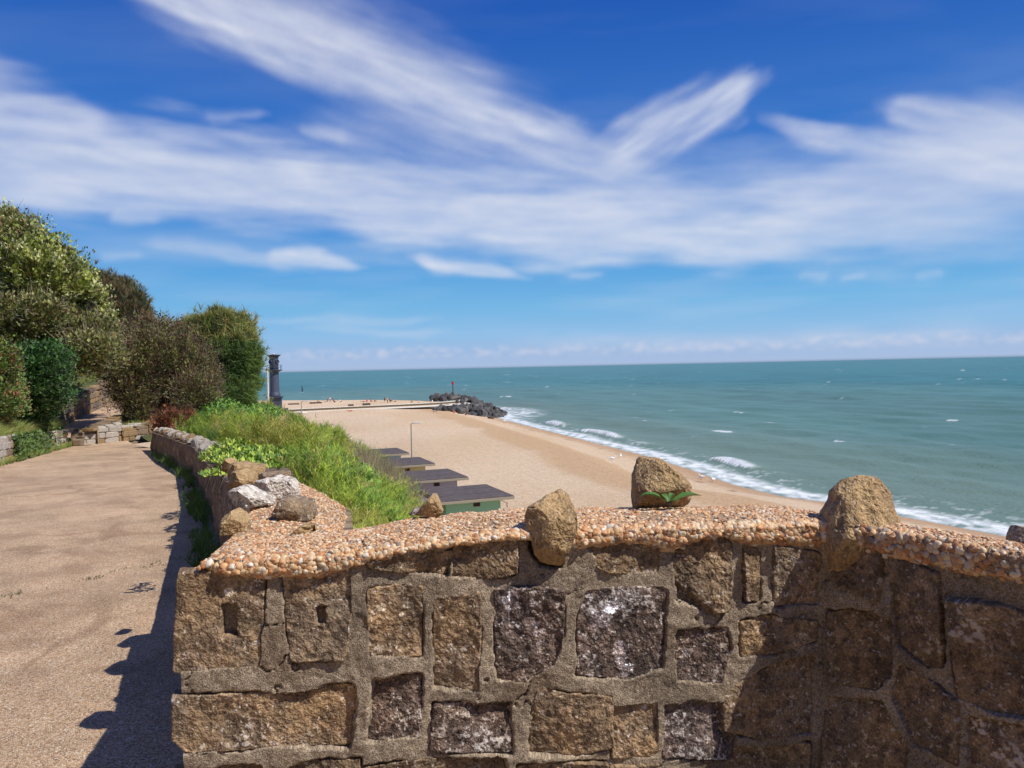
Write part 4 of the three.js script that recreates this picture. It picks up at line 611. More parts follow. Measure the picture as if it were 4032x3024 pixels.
// ---------------------------------------------------------------- sea wall with its apron, boulders and beacon
const GW = [[-64, 194], [-57.7, 198.7], [-38.8, 210], [-24, 219], [-18, 226], [-15.3, 236], [-15.2, 246], [-16.2, 262]];
{
  const t = thing('sea_wall', 'long low concrete sea wall curving out to the boulders', 'wall'), cv = new THREE.CatmullRomCurve3(GW.map(([x, d]) => new THREE.Vector3(x, 0, -d)));
  const sweep = (prof, n = 120) => grid(n, prof.length - 1, (u, v, i, j) => { const p = cv.getPointAt(u), tg = cv.getTangentAt(u), nx = -tg.z, nz = tg.x, [o, y] = prof[j]; return [p.x + nx * o, y, p.z + nz * o, u * cv.getLength(), o + y]; }, () => [1, 1, 1]);
  part('coping', sweep([[0.05, -8.22], [0.05, -8.06], [-0.6, -8.04], [-0.65, -8.2]]), M.concrete, t);
  part('wall_face', sweep([[0, -9.5], [-0.03, -8.2], [-0.55, -8.2], [-0.55, -9.5]]), std({ map: concTex, color: new THREE.Color(...lin(128, 108, 88)) }), t);
  part('apron', grid(100, 4, (u, v) => { const uu = u * 0.82, p = cv.getPointAt(uu), tg = cv.getTangentAt(uu), o = 0.02 + (2.6 + 2.4 * u) * v; return [p.x - tg.z * o, -8.74 - 0.28 * v - (u > 0.85 ? 0.6 * v * (u - 0.85) / 0.15 : 0), p.z + tg.x * o, u * 70, o]; }, () => [1.05, 1.03, 1.0]), M.concrete, t);
  const geos = [0, 1, 2, 3, 4, 5].map((i) => { const g = rockGeo(500 + i, 1.25, 0.75, 0.95, { planes: 16, rough: 0.03, detail: 4, freq: 1.6 }); g.deleteAttribute('color'); g.computeVertexNormals(); return g; });
  const edgeP = [[-9, 206.5], [-4.5, 210], [-2, 222], [-2, 236], [-4.5, 252], [-10, 277], [-18, 287]], r = rng(91), got = [];
  const segd = (P, x, y) => { let b = 1e9; for (let i = 1; i < P.length; i++) { const [x0, y0] = P[i - 1], [x1, y1] = P[i], dx = x1 - x0, dy = y1 - y0, k = clamp(((x - x0) * dx + (y - y0) * dy) / (dx * dx + dy * dy)); b = Math.min(b, Math.hypot(x - x0 - k * dx, y - y0 - k * dy)); } return b; };
  const area = [[-22.5, 210], [-17, 208], [-9, 206.5], [-4.5, 210], [-2, 222], [-2, 236], [-4.5, 252], [-10, 277], [-18, 287], [-24, 272], [-28, 250], [-22, 247], [-16.4, 252], [-14.2, 246], [-14.2, 236], [-17, 225.5], [-22, 216]];
  const sh = (a) => geos[Math.floor(a * 6)];
  for (let k = 0; k < 6000 && got.length < 299; k++) {
    const x = -29 + 28 * r(), D = 205 + 83 * r(); if (polyDist(area, x, D) > 0) continue; const gap = D > 248 ? 1.9 : 1.35; if (got.some(([a, b]) => Math.hypot((x - a), (D - b) * 0.8) < gap)) continue; got.push([x, D]);
    const near = x < -11.5 && D < 232 && (D - 210) < (x + 22.5) * 1.6 + 6, s = near ? 0.6 + 0.6 * r() : 0.75 + 0.75 * r() * r() + 0.2 * r(), de = segd(edgeP, x, D), y = Math.max(Math.min(-12.9 + 0.44 * de, near ? -9.75 : D > 248 ? -8.1 : -8.5), beachY(x, D) - (near ? 0.35 : 0.1)) + 0.25 * (r() - 0.4);
    const b = part(numbered('boulder'), sh(r()), M.boulders[Math.floor(r() * 5)], scene); b.position.set(x, y, -D); b.scale.set(s * (0.8 + 0.5 * r()), s * (0.7 + 0.5 * r()), s * (0.75 + 0.4 * r())); b.rotation.set(r() * 3, r() * 6, r() * 3); tag(b, 'dark grey armour boulder in the heap at the end of the sea wall', 'boulder', 'armour boulders heaped round the end of the sea wall');
  }
  const bc = thing('beacon', 'red topped beacon post standing among the boulders', 'beacon', [-19.4, -8.0, -252]); part('post', new THREE.CylinderGeometry(0.12, 0.16, 4.6, 8).translate(0, 2.3, 0), M.paint(64, 56, 60), bc); part('topmark', new THREE.CylinderGeometry(0.4, 0.4, 0.75, 14).translate(0, 4.7, 0), M.paint(190, 40, 46, 0.5), bc); part('lantern', new THREE.SphereGeometry(0.18, 8, 6).translate(0, 5.25, 0), M.paint(150, 40, 44, 0.4), bc);
  // dark blocks half buried in the far sand
  const blocks = [[-75, -243, 2.4, 0.6], [-70, -246, 3.4, 0.5], [-64, -250, 3.8, 0.6], [-47.5, -226, 1.5, 0.7], [-43.3, -228, 2.2, 0.85], [-79, -232, 2.6, 0.7]], bl = ['farthest left', 'long low one', 'longest', 'small squarish', 'large squarish', 'nearest the column'];
  blocks.forEach(([x, z, w, h], i) => { const g = new RoundedBoxGeometry(w, h, 1.1, 4, 0.12), p = g.attributes.position; for (let k = 0; k < p.count; k++) { const f = 1 + 0.1 * fbm(p.getX(k) + i * 5, p.getY(k) * 2, p.getZ(k), 3); p.setXYZ(k, p.getX(k) * f, p.getY(k) * f, p.getZ(k) * f); } g.computeVertexNormals(); const m = single('weathered_block', boxUV(g), M.wood, `dark weathered block half buried in far sand, ${bl[i]}`, 'block'); m.position.set(x, beachY(x, -z) + h * 0.3, z); m.rotation.y = 0.35; });
  const sm = single('stranded_rock', rockGeo(571, 0.9, 0.6, 0.7, { detail: 5 }), M.wood, 'lone brown rock on wet shingle below the boulders', 'rock'); sm.position.set(-5.5, beachY(-5.5, 197) + 0.2, -197);
  const sb = single('pale_slab', rockGeo(572, 1.3, 0.45, 0.7, { detail: 5, planes: 6 }), M.concrete, 'pale tilted slab on the sand below the sea wall', 'slab'); sb.position.set(-51.5, -8.65, -188);
}
// ---------------------------------------------------------------- gulls, sail, small things on the beach
{
  const gull = mergeGeometries([new THREE.SphereGeometry(0.13, 10, 8).scale(1.7, 0.85, 0.8).translate(0, 0.22, 0), new THREE.SphereGeometry(0.07, 8, 6).translate(0.2, 0.36, 0), new THREE.ConeGeometry(0.025, 0.09, 6).rotateZ(-Math.PI / 2).translate(0.3, 0.35, 0), new THREE.ConeGeometry(0.07, 0.22, 6).rotateZ(Math.PI / 2).translate(-0.28, 0.24, 0), new THREE.CylinderGeometry(0.012, 0.012, 0.16, 5).translate(0.02, 0.08, 0.04), new THREE.CylinderGeometry(0.012, 0.012, 0.16, 5).translate(0.02, 0.08, -0.04)]), gm = M.paint(232, 232, 230, 0.7);
  [[12.6, 98], [14.5, 104], [21.5, 88], [22.6, 87], [2, 172], [-2, 182]].forEach(([x, D], i) => { const m = single('gull', gull, gm, 'white gull resting on the shingle near the waterline', 'gull', 'gulls on the shingle'); m.position.set(x, beachY(x, D) - 0.01, -D); m.rotation.y = i * 1.3; m.scale.setScalar(1.5); });
  const sl = thing('sailboard', 'small dark sail out on the water beyond the beach', 'sailboard', [-141, SEA, -515]); const sg = new THREE.Shape(); sg.moveTo(0, 0.6); sg.quadraticCurveTo(1.6, 1.0, 1.3, 1.6); sg.quadraticCurveTo(0.9, 3.6, 0.15, 4.8); sg.lineTo(0, 0.6);
  part('sail', new THREE.ExtrudeGeometry(sg, { depth: 0.05, bevelEnabled: false, curveSegments: 8 }).rotateY(0.9), M.paint(48, 62, 66), sl); part('mast', new THREE.CylinderGeometry(0.04, 0.05, 4.8, 6).translate(0, 2.4, 0), M.paint(50, 50, 54), sl); part('board', new RoundedBoxGeometry(2.6, 0.15, 0.6, 3, 0.06).translate(0, 0.12, 0), M.paint(220, 220, 214), sl);
}

// ---------------------------------------------------------------- trees and shrubs
const CLUMPS = {
  syc: [[-17.48, 5.98, -27.0, 1.22],[-16.38, 5.15, -27.0, 1.14],[-17.39, 4.04, -27.0, 0.98],[-15.59, 4.48, -27.0, 0.81],[-15.21, 3.83, -27.0, 0.78],[-18.48, 5.35, -27.0, 1.46],[-16.11, 3.6, -27.0, 0.73],[-18.2, 4.05, -27.0, 0.98],[-14.71, 4.22, -27.0, 0.46],[-17.61, 6.79, -27.0, 0.46],[-16.03, 5.79, -27.0, 0.36],[-14.65, 3.41, -27.0, 0.59],[-16.65, 4.26, -27.0, 0.81],[-15.4, 5.13, -27.0, 0.49],[-16.87, 4.92, -27.0, 0.89],[-14.94, 4.63, -27.0, 0.42],[-14.39, 3.81, -27.0, 0.29],[-17.05, 6.61, -27.0, 0.39]],
  under: [[-16.0, 2.81, -25.5, 0.84],[-14.94, 2.56, -25.5, 0.77],[-14.1, 2.24, -25.5, 0.69],[-13.62, 2.92, -25.5, 0.55],[-16.44, 3.36, -25.5, 0.77],[-14.46, 3.09, -25.5, 0.69],[-17.23, 2.69, -25.5, 0.92],[-15.38, 2.96, -25.5, 0.69],[-14.14, 3.39, -25.5, 0.55],[-13.79, 2.31, -25.5, 0.55],[-15.07, 3.25, -25.5, 0.61],[-16.77, 2.68, -25.5, 0.69],[-13.26, 2.14, -25.5, 0.4],[-15.51, 3.57, -25.5, 0.61]],
  pine: [[-17.91, 4.92, -34.0, 0.9],[-17.24, 4.7, -34.0, 0.86],[-16.76, 4.28, -34.0, 0.61],[-17.63, 3.99, -34.0, 0.94],[-16.41, 3.86, -34.0, 0.41],[-17.14, 5.16, -34.0, 0.45],[-16.59, 4.68, -34.0, 0.37],[-18.2, 5.43, -34.0, 0.53]],
  thick: [[-14.45, 2.25, -31.0, 1.16],[-15.21, 1.7, -31.0, 1.03],[-13.16, 1.66, -31.0, 1.12],[-14.11, 0.93, -31.0, 1.21],[-12.72, 0.72, -31.0, 0.84],[-15.33, 0.77, -31.0, 0.84],[-13.78, 2.79, -31.0, 0.9],[-14.61, 3.09, -31.0, 0.75],[-13.01, 0.35, -31.0, 0.75],[-12.17, 0.33, -31.0, 0.41],[-15.07, 0.21, -31.0, 0.6],[-15.76, 1.9, -31.0, 0.84],[-15.92, 2.84, -31.0, 0.75],[-12.42, 1.27, -31.0, 0.65]],
  tam: [[-14.38, 2.8, -38.0, 1.46],[-13.7, 2.44, -38.0, 1.05],[-15.28, 3.16, -38.0, 0.96],[-13.86, 1.19, -38.0, 1.05],[-13.38, 1.64, -38.0, 0.73],[-14.38, 0.51, -38.0, 1.05],[-13.0, 2.43, -38.0, 0.37],[-14.45, 4.17, -38.0, 0.41],[-14.0, 4.05, -38.0, 0.34],[-14.52, 1.89, -38.0, 1.6],[-13.61, 0.04, -38.0, 0.69],[-13.3, 0.61, -38.0, 0.37],[-12.91, 2.13, -38.0, 0.46],[-13.16, 3.12, -38.0, 0.5],[-13.1, 1.06, -38.0, 0.37],[-13.32, 3.92, -38.0, 0.32],[-14.7, 3.49, -38.0, 0.8],[-15.84, 3.52, -38.0, 0.57],[-13.56, 3.47, -38.0, 0.8]],
  ivy: [[-13.81, 1.71, -22.5, 0.7],[-14.3, 1.45, -22.5, 0.57],[-13.5, 1.02, -22.5, 0.49],[-13.92, 0.62, -22.5, 0.51],[-14.41, 1.99, -22.5, 0.35],[-13.53, 1.97, -22.5, 0.51],[-14.18, 0.77, -22.5, 0.49]],
  left: [[-13.51, 1.34, -20.3, 0.49],[-13.31, 0.79, -20.3, 0.37],[-13.74, 1.96, -20.3, 0.55],[-13.89, 0.98, -20.3, 0.73],[-13.37, 1.83, -20.3, 0.31]],
  rust: [[-10.67, 0.04, -24.0, 0.32],[-10.31, -0.18, -24.0, 0.26],[-10.96, -0.1, -24.0, 0.23],[-10.09, 0.1, -24.0, 0.2],[-10.46, -0.4, -24.0, 0.2]],
};
const G1 = (r) => (r() + r() + r() - 1.5) / 1.5;
function onClump(c, r, inner = 0.55, stray = 0.07) { const z = r() * 2 - 1, a = r() * 6.2832, q = Math.sqrt(1 - z * z), k = c[3] * (r() < stray ? 1.05 + 0.3 * r() : inner + (1 - inner) * Math.pow(r(), 0.5)) * (1 + 0.55 * N(q * Math.cos(a) * 2.2 + c[0], z * 2.2 + c[1], q * Math.sin(a) * 2.2)); return [c[0] + q * Math.cos(a) * k, c[1] + z * k, c[2] + q * Math.sin(a) * k, q * Math.cos(a), z, q * Math.sin(a)]; }
function pickClump(list, r) { let tot = 0; for (const c of list) tot += c[3] * c[3]; let x = r() * tot; for (const c of list) { x -= c[3] * c[3]; if (x <= 0) return c; } return list[list.length - 1]; }
function depthen(list, seed, amt) { const r = rng(seed); return list.map(([x, y, z, R]) => { const k = 1 + (r() - 0.5) * amt / -z; return [x * k, 1.5 + (y - 1.5) * k, z * k, R * k]; }); }
function pal(cols) { const L = cols.map((c) => lin(...c)); return (r) => { const c = L[Math.floor(r() * L.length)], j = 0.8 + 0.4 * r(); return [c[0] * j, c[1] * j, c[2] * j]; }; }
function leaves(name, parent, list, n, size, palette, seed, { geo, mat = M.leaf, inner = 0.55, up = 0.5, lean = 0, sprigs = 5, spread } = {}) {
  const r = rng(seed), items = [];
  for (let i = 0; i < n / sprigs; i++) { const c = pickClump(list, r), p = onClump(c, r, inner), col = palette(r), clus = spread ?? size * 2.2; for (let k = 0; k < sprigs; k++) { const ry = Math.atan2(p[3], p[5]) + G1(r) * 1.8, rx = (0.9 - up * p[4]) + G1(r) * 1.2, j = 0.85 + 0.3 * r(); items.push([p[0] + G1(r) * clus + lean * r() * 0.2, p[1] + G1(r) * clus, p[2] + G1(r) * clus, rx, ry, G1(r) * 0.8, size * (0.6 + 0.7 * r()), [col[0] * j, col[1] * j, col[2] * j]]); } }
  for (let i = 0; i < (geo ? 0 : n / 260); i++) { const c = pickClump(list, r), p = onClump(c, r, 0.9, 0), L = c[3] * (0.25 + 0.35 * r()), dx = p[3] + G1(r) * 0.4, dy = Math.abs(p[4]) * 0.6 + 0.35 + G1(r) * 0.3, dz = p[5] + G1(r) * 0.4, col = palette(r); for (let k = 0; k < 12; k++) { const t = k / 11; items.push([p[0] + dx * L * t + G1(r) * size * 0.7, p[1] + dy * L * t + G1(r) * size * 0.6, p[2] + dz * L * t + G1(r) * size * 0.7, 0.7 + G1(r), r() * 6.28, G1(r), size * (1 - 0.4 * t) * (0.7 + 0.5 * r()), col]); } }
  return swarm(name, geo ?? leafGeo(0.8, 1), mat, items, parent);
}
function twigs(name, parent, list, n, len, palette, seed, inner = 0.2) {
  const r = rng(seed), items = [], g = new THREE.CylinderGeometry(0.004, 0.011, 1, 4, 1, true).translate(0, 0.5, 0);
  for (let i = 0; i < n; i++) { const c = pickClump(list, r), p = onClump(c, r, inner, 0), ry = Math.atan2(p[3], p[5]) + G1(r) * 0.9; items.push([p[0], p[1], p[2], 0.8 - 0.7 * p[4] + G1(r) * 0.8, ry, G1(r) * 0.5, len * (0.5 + r()), palette(r)]); }
  return swarm(name, g, M.twig, items, parent);
}
function limbs(parent, base, list, seed, r0, name = 'trunk') {
  const r = rng(seed), gs = [], top = list.reduce((a, c) => [a[0] + c[0] / list.length, a[1] + c[1] / list.length, a[2] + c[2] / list.length], [0, 0, 0]), fork = [lerp(base[0], top[0], 0.45), lerp(base[1], top[1], 0.4), lerp(base[2], top[2], 0.45)];
  gs.push(tube([base, [lerp(base[0], fork[0], 0.5) + 0.1 * r(), lerp(base[1], fork[1], 0.5), lerp(base[2], fork[2], 0.5)], fork], r0, r0 * 0.75, 8, 9));
  for (const c of list) { const m = [lerp(fork[0], c[0], 0.5) + (r() - 0.5) * 0.4, lerp(fork[1], c[1], 0.55) + 0.15, lerp(fork[2], c[2], 0.5) + (r() - 0.5) * 0.4]; gs.push(tube([fork, m, [c[0], c[1], c[2]]], r0 * 0.55, r0 * 0.14, 8, 6)); for (let k = 0; k < 3; k++) { const p = onClump(c, r, 0.85); gs.push(tube([m, [lerp(m[0], p[0], 0.6), lerp(m[1], p[1], 0.5), lerp(m[2], p[2], 0.6)], [p[0], p[1], p[2]]], r0 * 0.2, r0 * 0.05, 5, 5)); } }
  return part(name, mergeGeometries(gs), M.bark, parent);
}
const needleGeo = bladeGeo(16, 0.02, 0.32, 0.9, 3, 0.1), sprayGeo = bladeGeo(12, 0.022, 0.5, 0.55, 4, 0.5);
{
  const sy = thing('broadleaf_tree', 'tall yellow-green tree with fluttering pale leaves at the left edge', 'tree'), C = depthen(CLUMPS.syc, 1, 3);
  limbs(sy, [-18.2, 1.2, -28.5], C, 2, 0.14); leaves('crown', sy, C, 72000, 0.135, pal([[178, 186, 84], [150, 162, 66], [200, 204, 120], [122, 134, 56], [214, 216, 156], [132, 112, 66], [104, 112, 48]]), 3, { inner: 0.5, up: 0.9, sprigs: 9 });
  twigs('twigs', sy, C, 2600, 0.5, pal([[98, 84, 66], [72, 62, 50]]), 4, 0.6);
  const un = thing('scrub_thicket', 'olive brown tangle of scrub under the tall yellow-green tree', 'shrub'), U = depthen(CLUMPS.under, 5, 3);
  limbs(un, [-15.8, 0.6, -26.2], U, 6, 0.1, 'stems'); twigs('twigs', un, U, 2600, 0.5, pal([[150, 136, 112], [112, 98, 78], [172, 160, 138]]), 7, 0.2); leaves('foliage', un, U, 46000, 0.12, pal([[138, 142, 66], [114, 120, 56], [158, 158, 84], [126, 104, 62], [96, 104, 50], [170, 168, 104]]), 8, { inner: 0.3 });
  const pi = thing('pine_tree', 'dark olive pine rising behind the scrub against the sky', 'tree'), P = depthen(CLUMPS.pine, 9, 2);
  limbs(pi, [-17.6, 0.6, -34.6], P, 10, 0.16); leaves('crown', pi, P, 9500, 0.9, pal([[92, 98, 52], [116, 98, 60], [72, 84, 46], [126, 104, 66]]), 11, { geo: needleGeo, mat: M.blade, inner: 0.35, up: 1.2, sprigs: 1, spread: 0.28 });
  const th = thing('thorn_thicket', 'dense dome of brown twiggy thorn bushes beside the path', 'shrub'), T = depthen(CLUMPS.thick, 12, 3);
  limbs(th, [-14.2, -0.7, -31.2], T, 13, 0.09, 'stems'); twigs('twigs', th, T, 12000, 0.4, pal([[124, 96, 74], [98, 76, 60], [144, 118, 98], [112, 84, 66], [132, 122, 114]]), 14, 0.3); leaves('foliage', th, T, 60000, 0.09, pal([[128, 126, 60], [112, 90, 58], [138, 134, 72], [122, 86, 60], [98, 110, 50], [148, 148, 80], [104, 112, 54], [98, 78, 56]]), 15, { inner: 0.45 });
  const ta = thing('feathery_tree', 'rounded dark green feathery tree with straw-coloured top beside the column', 'tree'), A = depthen(CLUMPS.tam, 16, 3);
  limbs(ta, [-14.2, -1.4, -38.3], A, 17, 0.16); { const pg1 = pal([[92, 124, 46], [112, 136, 52], [74, 104, 40], [130, 146, 62], [100, 128, 48]]), ps = pal([[190, 172, 104], [168, 156, 88], [142, 150, 72]]); const r = rng(18), items = []; for (let i = 0; i < 17000; i++) { const c = pickClump(A, r), p = onClump(c, r, 0.6); const straw = p[1] > 2.9 && r() < 0.55; items.push([p[0], p[1], p[2], 0.9 - 0.6 * p[4] + G1(r) * 0.9, Math.atan2(p[3], p[5]) + G1(r), G1(r) * 0.6, 0.55 + 0.6 * r(), straw ? ps(r) : pg1(r)]); } swarm('crown', sprayGeo, M.blade, items, ta); }
  const iv = thing('evergreen_bush', 'glossy dark green evergreen bush above the low wall', 'shrub'), I = depthen(CLUMPS.ivy, 19, 1.2);
  limbs(iv, [-14.2, -0.3, -22.8], I, 20, 0.06, 'stems'); leaves('foliage', iv, I, 26000, 0.085, pal([[56, 104, 34], [46, 88, 30], [74, 124, 42], [40, 76, 28], [96, 138, 54]]), 21, { inner: 0.65 });
  const le = thing('mixed_shrub', 'green and russet shrub at the left edge beside the evergreen bush', 'shrub'), Lc = depthen(CLUMPS.left, 22, 1.5);
  limbs(le, [-13.5, 0.0, -20.6], Lc, 23, 0.05, 'stems'); leaves('foliage', le, Lc, 15000, 0.085, pal([[120, 148, 58], [98, 128, 52], [150, 112, 66], [140, 162, 76]]), 24, { inner: 0.5 });
  const ru = thing('rusty_bracken', 'rust brown dead bracken behind the far end of the boundary wall', 'plant'), Rc = depthen(CLUMPS.rust, 25, 2);
  limbs(ru, [-10.6, -0.75, -24.2], Rc, 26, 0.02, 'stems'); leaves('fronds', ru, Rc, 4500, 0.09, pal([[168, 96, 58], [142, 82, 52], [184, 118, 74], [124, 90, 58]]), 27, { inner: 0.1 }); twigs('twigs', ru, Rc, 900, 0.35, pal([[120, 76, 50], [92, 62, 44]]), 28);
  // filler scrub on the hillside further back and out to the left, so that the wood goes on
  const wr = rng(29);
  const back = thing('hillside_scrub', 'dark mass of scrub on the hillside behind the trees', 'shrub'), Bc = []; for (let i = 0; i < 34; i++) { const D = 24 + 36 * wr(), k = 2 + 9 * wr(), x = hillX(D) - k; Bc.push([x, gy(D) + 1.2 + 9 * (1 - Math.exp(-k * 0.055)) + 0.3 * wr(), -D, 1.2 + 0.5 * wr()]); }
  leaves('foliage', back, Bc, 24000, 0.16, pal([[84, 84, 44], [70, 76, 38], [96, 84, 52], [64, 60, 38]]), 30, { inner: 0.5 });
}
// ---------------------------------------------------------------- growth on the bank
const bankY = (x, D) => { const xi = innerX(D), xb = Math.max(browX(D), xi + 0.6), t = clamp((x - xi) / (xb - xi)); return x > xb ? lerp(browY(D), -9.4, Math.pow(clamp((x - xb) / (D < 20 ? 8 : 6.4)), 0.85)) : lerp(innerY(D), browY(D), t * t); };
{
  const r = rng(201), plumes = [0, 1, 2].map((k) => featherGeo(26, 0.5, 71 + k, 0.7)), wisp = bladeGeo(9, 0.004, 0.8, 0.22, 8, 0.3), sets = [[], [], []], items2 = [];
  const greens = pal([[164, 186, 46], [146, 172, 42], [126, 158, 44], [182, 192, 62], [110, 146, 42]]), deep = pal([[84, 130, 40], [98, 144, 46], [72, 114, 38]]), olive = pal([[176, 168, 70], [164, 160, 60], [150, 160, 62]]), straw = pal([[198, 176, 112], [178, 160, 96]]);
  for (let i = 0; i < 46000; i++) {
    const D = 3.5 + 43 * Math.pow(r(), 1.75), xi = innerX(D), xb = Math.max(browX(D), xi + 0.6), u = r() * 1.1, x = lerp(xi + 0.12, xb, u) + 0.1 * G1(r), y = bankY(x, D); if (D > 21 && u < 0.35) continue;
    const lump = Math.max(0.3, (D > 14 ? 0.56 : 0.66) + 1.35 * fbm(x * 0.75, D * 0.5, 31, 3)), tone = fbm(x * 0.8 + 7, D * 0.5, 33, 3) + 0.12 * G1(r), rise = table([[3.5, 0.42], [5, 0.6], [8, 0.8], [14, 0.95], [47, 1.25]], D), s = rise * lump * (0.8 + 0.55 * r()), c = r() < 0.05 ? straw(r) : tone > 0.10 ? deep(r) : tone < -0.14 ? olive(r) : greens(r), up = 0.55 * s * Math.pow(r(), 0.7);
    sets[i % 3].push([x, y - 0.03 + up, -D, G1(r) * 0.5, r() * 6.28, -0.35 + G1(r) * 0.45, 0.55 * s + 0.25, c]);
    if (r() < 0.10) items2.push([x, y + 0.2 * s, -D, G1(r) * 0.3, r() * 6.28, -0.2 + G1(r) * 0.3, s * 0.9, r() < 0.5 ? straw(r) : olive(r)]);
  }
  const mass = thing('feathery_growth', 'feathery yellow-green growth covering the bank beside the wall', 'ground cover'); mass.userData.kind = 'stuff';
  sets.forEach((L, k) => swarm('plumes', plumes[k], M.blade, L, mass)); swarm('wispy_stems', wisp, M.blade, items2, mass);
  const patch = (name, label, cat, spots, n, size, palette, seed, geo) => { const t = thing(name, label, cat), q = rng(seed), it = []; for (let i = 0; i < n; i++) { const [x, D, rad, h] = spots[Math.floor(q() * spots.length)], a = q() * 6.28, k = rad * Math.sqrt(q()), X = x + Math.cos(a) * k, DD = D + Math.sin(a) * k * 1.3, y = (h < 0 ? wallTop(DD) : bankY(X, DD)) + Math.abs(h) * (1 - 0.7 * (k / rad) ** 2) * (0.25 + 0.75 * q()); it.push([X, y, -DD, 0.9 + G1(q) * 0.9, q() * 6.28, G1(q) * 0.7, size * (0.6 + 0.7 * q()), palette(q)]); } swarm('foliage', geo ?? leafGeo(0.85, 1), M.leaf, it, t); const st = []; for (let i = 0; i < (n < 500 ? 5 : 26); i++) { const [x, D, rad, h] = spots[i % spots.length], a = q() * 6.28, k = rad * 0.8 * q(), X = x + Math.cos(a) * k, DD = D + Math.sin(a) * k, y = h < 0 ? wallTop(DD) : bankY(X, DD); st.push(tube([[X, y - 0.1, -DD], [X + 0.05, y + Math.abs(h) * 0.4, -DD], [X + 0.15 * G1(q), y + Math.abs(h) * 0.8, -DD + 0.1 * G1(q)]], 0.008, 0.004, 4, 4)); } part('stems', mergeGeometries(st), M.bark, t); return t; };
  const fresh = pal([[98, 150, 44], [118, 166, 54], [80, 126, 38], [140, 180, 70]]), lime = pal([[178, 196, 62], [150, 178, 54], [198, 210, 90], [120, 154, 48], [98, 134, 44]]);
  patch('bramble_patch', 'broad-leaved bright green bramble thicket below the feathery tree', 'plant', [[-8.6, 24, 1.6, 0.75], [-7.0, 22, 1.3, 0.65], [-8.2, 27, 1.7, 0.85], [-9.6, 29, 1.6, 1.0], [-6.6, 19, 1.0, 0.55], [-10.6, 33, 1.6, 1.15], [-11.2, 30, 1.3, 1.3]], 21000, 0.11, fresh, 211);
  patch('climbing_ivy', 'lime green ivy sprawling over the boundary wall coping', 'plant', [[-2.95, 8.4, 0.34, -0.26], [-2.45, 7.3, 0.3, -0.2], [-2.0, 6.3, 0.28, -0.15], [-3.4, 9.4, 0.4, -0.3], [-1.75, 5.6, 0.2, -0.08], [-2.6, 7.8, 0.36, -0.22], [-3.7, 10.4, 0.35, -0.2]], 9000, 0.045, lime, 212);
  patch('leafy_weeds', 'broad-leaved weeds scattered through the feathery growth on the bank', 'plant', [[-2.3, 9.5, 0.5, 0.75], [-3.4, 13, 0.7, 0.8], [-1.4, 7.2, 0.4, 0.7], [-4.6, 16.5, 0.8, 0.9], [-2.0, 12.0, 0.5, 0.75], [-5.2, 19, 0.9, 0.9], [-1.0, 5.6, 0.3, 0.6], [-3.0, 15.5, 0.6, 0.85]], 7000, 0.055, fresh, 217);
  patch('trailing_ivy', 'small trail of ivy hanging down the path side of the wall', 'plant', [[-2.12, 5.45, 0.09, -0.05], [-2.2, 5.6, 0.08, -0.04]], 90, 0.04, lime, 213);
  patch('potato_vine', 'leafy green weed clump just behind the pebbled coping', 'plant', [[-0.85, 3.9, 0.22, 0.42], [-0.55, 3.9, 0.22, 0.38], [-0.7, 4.1, 0.25, 0.45], [-0.42, 2.95, 0.14, 0.72], [-0.5, 3.25, 0.16, 0.7], [-0.25, 3.2, 0.2, 0.5]], 3600, 0.028, fresh, 214);
  const dry = pal([[172, 152, 122], [148, 128, 102], [190, 170, 138], [130, 132, 80]]), weedGeo = bladeGeo(20, 0.007, 0.75, 0.34, 12, 0.1), wt = thing('dried_weeds', 'stand of grey-brown dried weed stalks at the brow above the huts', 'plant'), wi = [];
  for (let i = 0; i < 900; i++) { const D = 11.5 + 5 * r(), x = browX(D) - 0.85 * r() + 0.15 * r(), s = 0.8 + 0.5 * r(); wi.push([x, bankY(x, D) + 0.15, -D, G1(r) * 0.15, r() * 6.28, 0.05 + G1(r) * 0.15, s, dry(r)]); } swarm('stalks', weedGeo, M.blade, wi, wt);
  const tb = thing('young_shrub', 'small dark green feathery shrub at the brow beside the lilac hut', 'shrub'), tc = [[-1.72, -1.0, -11.8, 0.24], [-1.85, -0.72, -12, 0.2], [-1.6, -0.8, -11.7, 0.18], [-2.0, -0.95, -12.3, 0.22]]; leaves('foliage', tb, tc, 900, 0.4, pal([[62, 90, 36], [80, 104, 44], [52, 78, 32]]), 215, { geo: sprayGeo, mat: M.blade, inner: 0.2, up: 1.2, sprigs: 1, spread: 0.04 }); limbs(tb, [-1.8, -1.4, -12], tc, 216, 0.02, 'stems');
  // grassy fringe along the hut-side brow, weeds along the wall foot, tufts over the low wall
  const foot = [], grassG = bladeGeo(14, 0.012, 0.3, 0.7, 15, 0.5), weedGreen = pal([[104, 140, 54], [120, 150, 62], [90, 124, 50]]);  // own leaf greens of the wall-foot weeds
  for (let i = 0; i < 520; i++) { const D = 3.3 + 17 * Math.pow(r(), 1.5), q = leftPt(D, 0.04 + 0.22 * r() * r()), s = (0.35 + 0.45 * r()) * (0.4 + 1.2 * clamp(0.4 + N(D * 0.8, 3, 3))); foot.push([q[0], gy(D), q[1], G1(r) * 0.4, r() * 6.28, 0.15 + G1(r) * 0.5, s, weedGreen(r)]); }
  for (let k = 0; k < 14; k++) { const D = 3.9 + 0.5 * r(), q = leftPt(D, 0.08 + 0.15 * r()); foot.push([q[0], gy(D), q[1], G1(r) * 0.5, r() * 6.28, 0.3, 0.75 + 0.3 * r(), weedGreen(r)]); }
  tag(swarm('wall_foot_weeds', grassG, M.blade, foot, scene), 'dark green weeds along the shaded foot of the boundary wall', 'weeds');
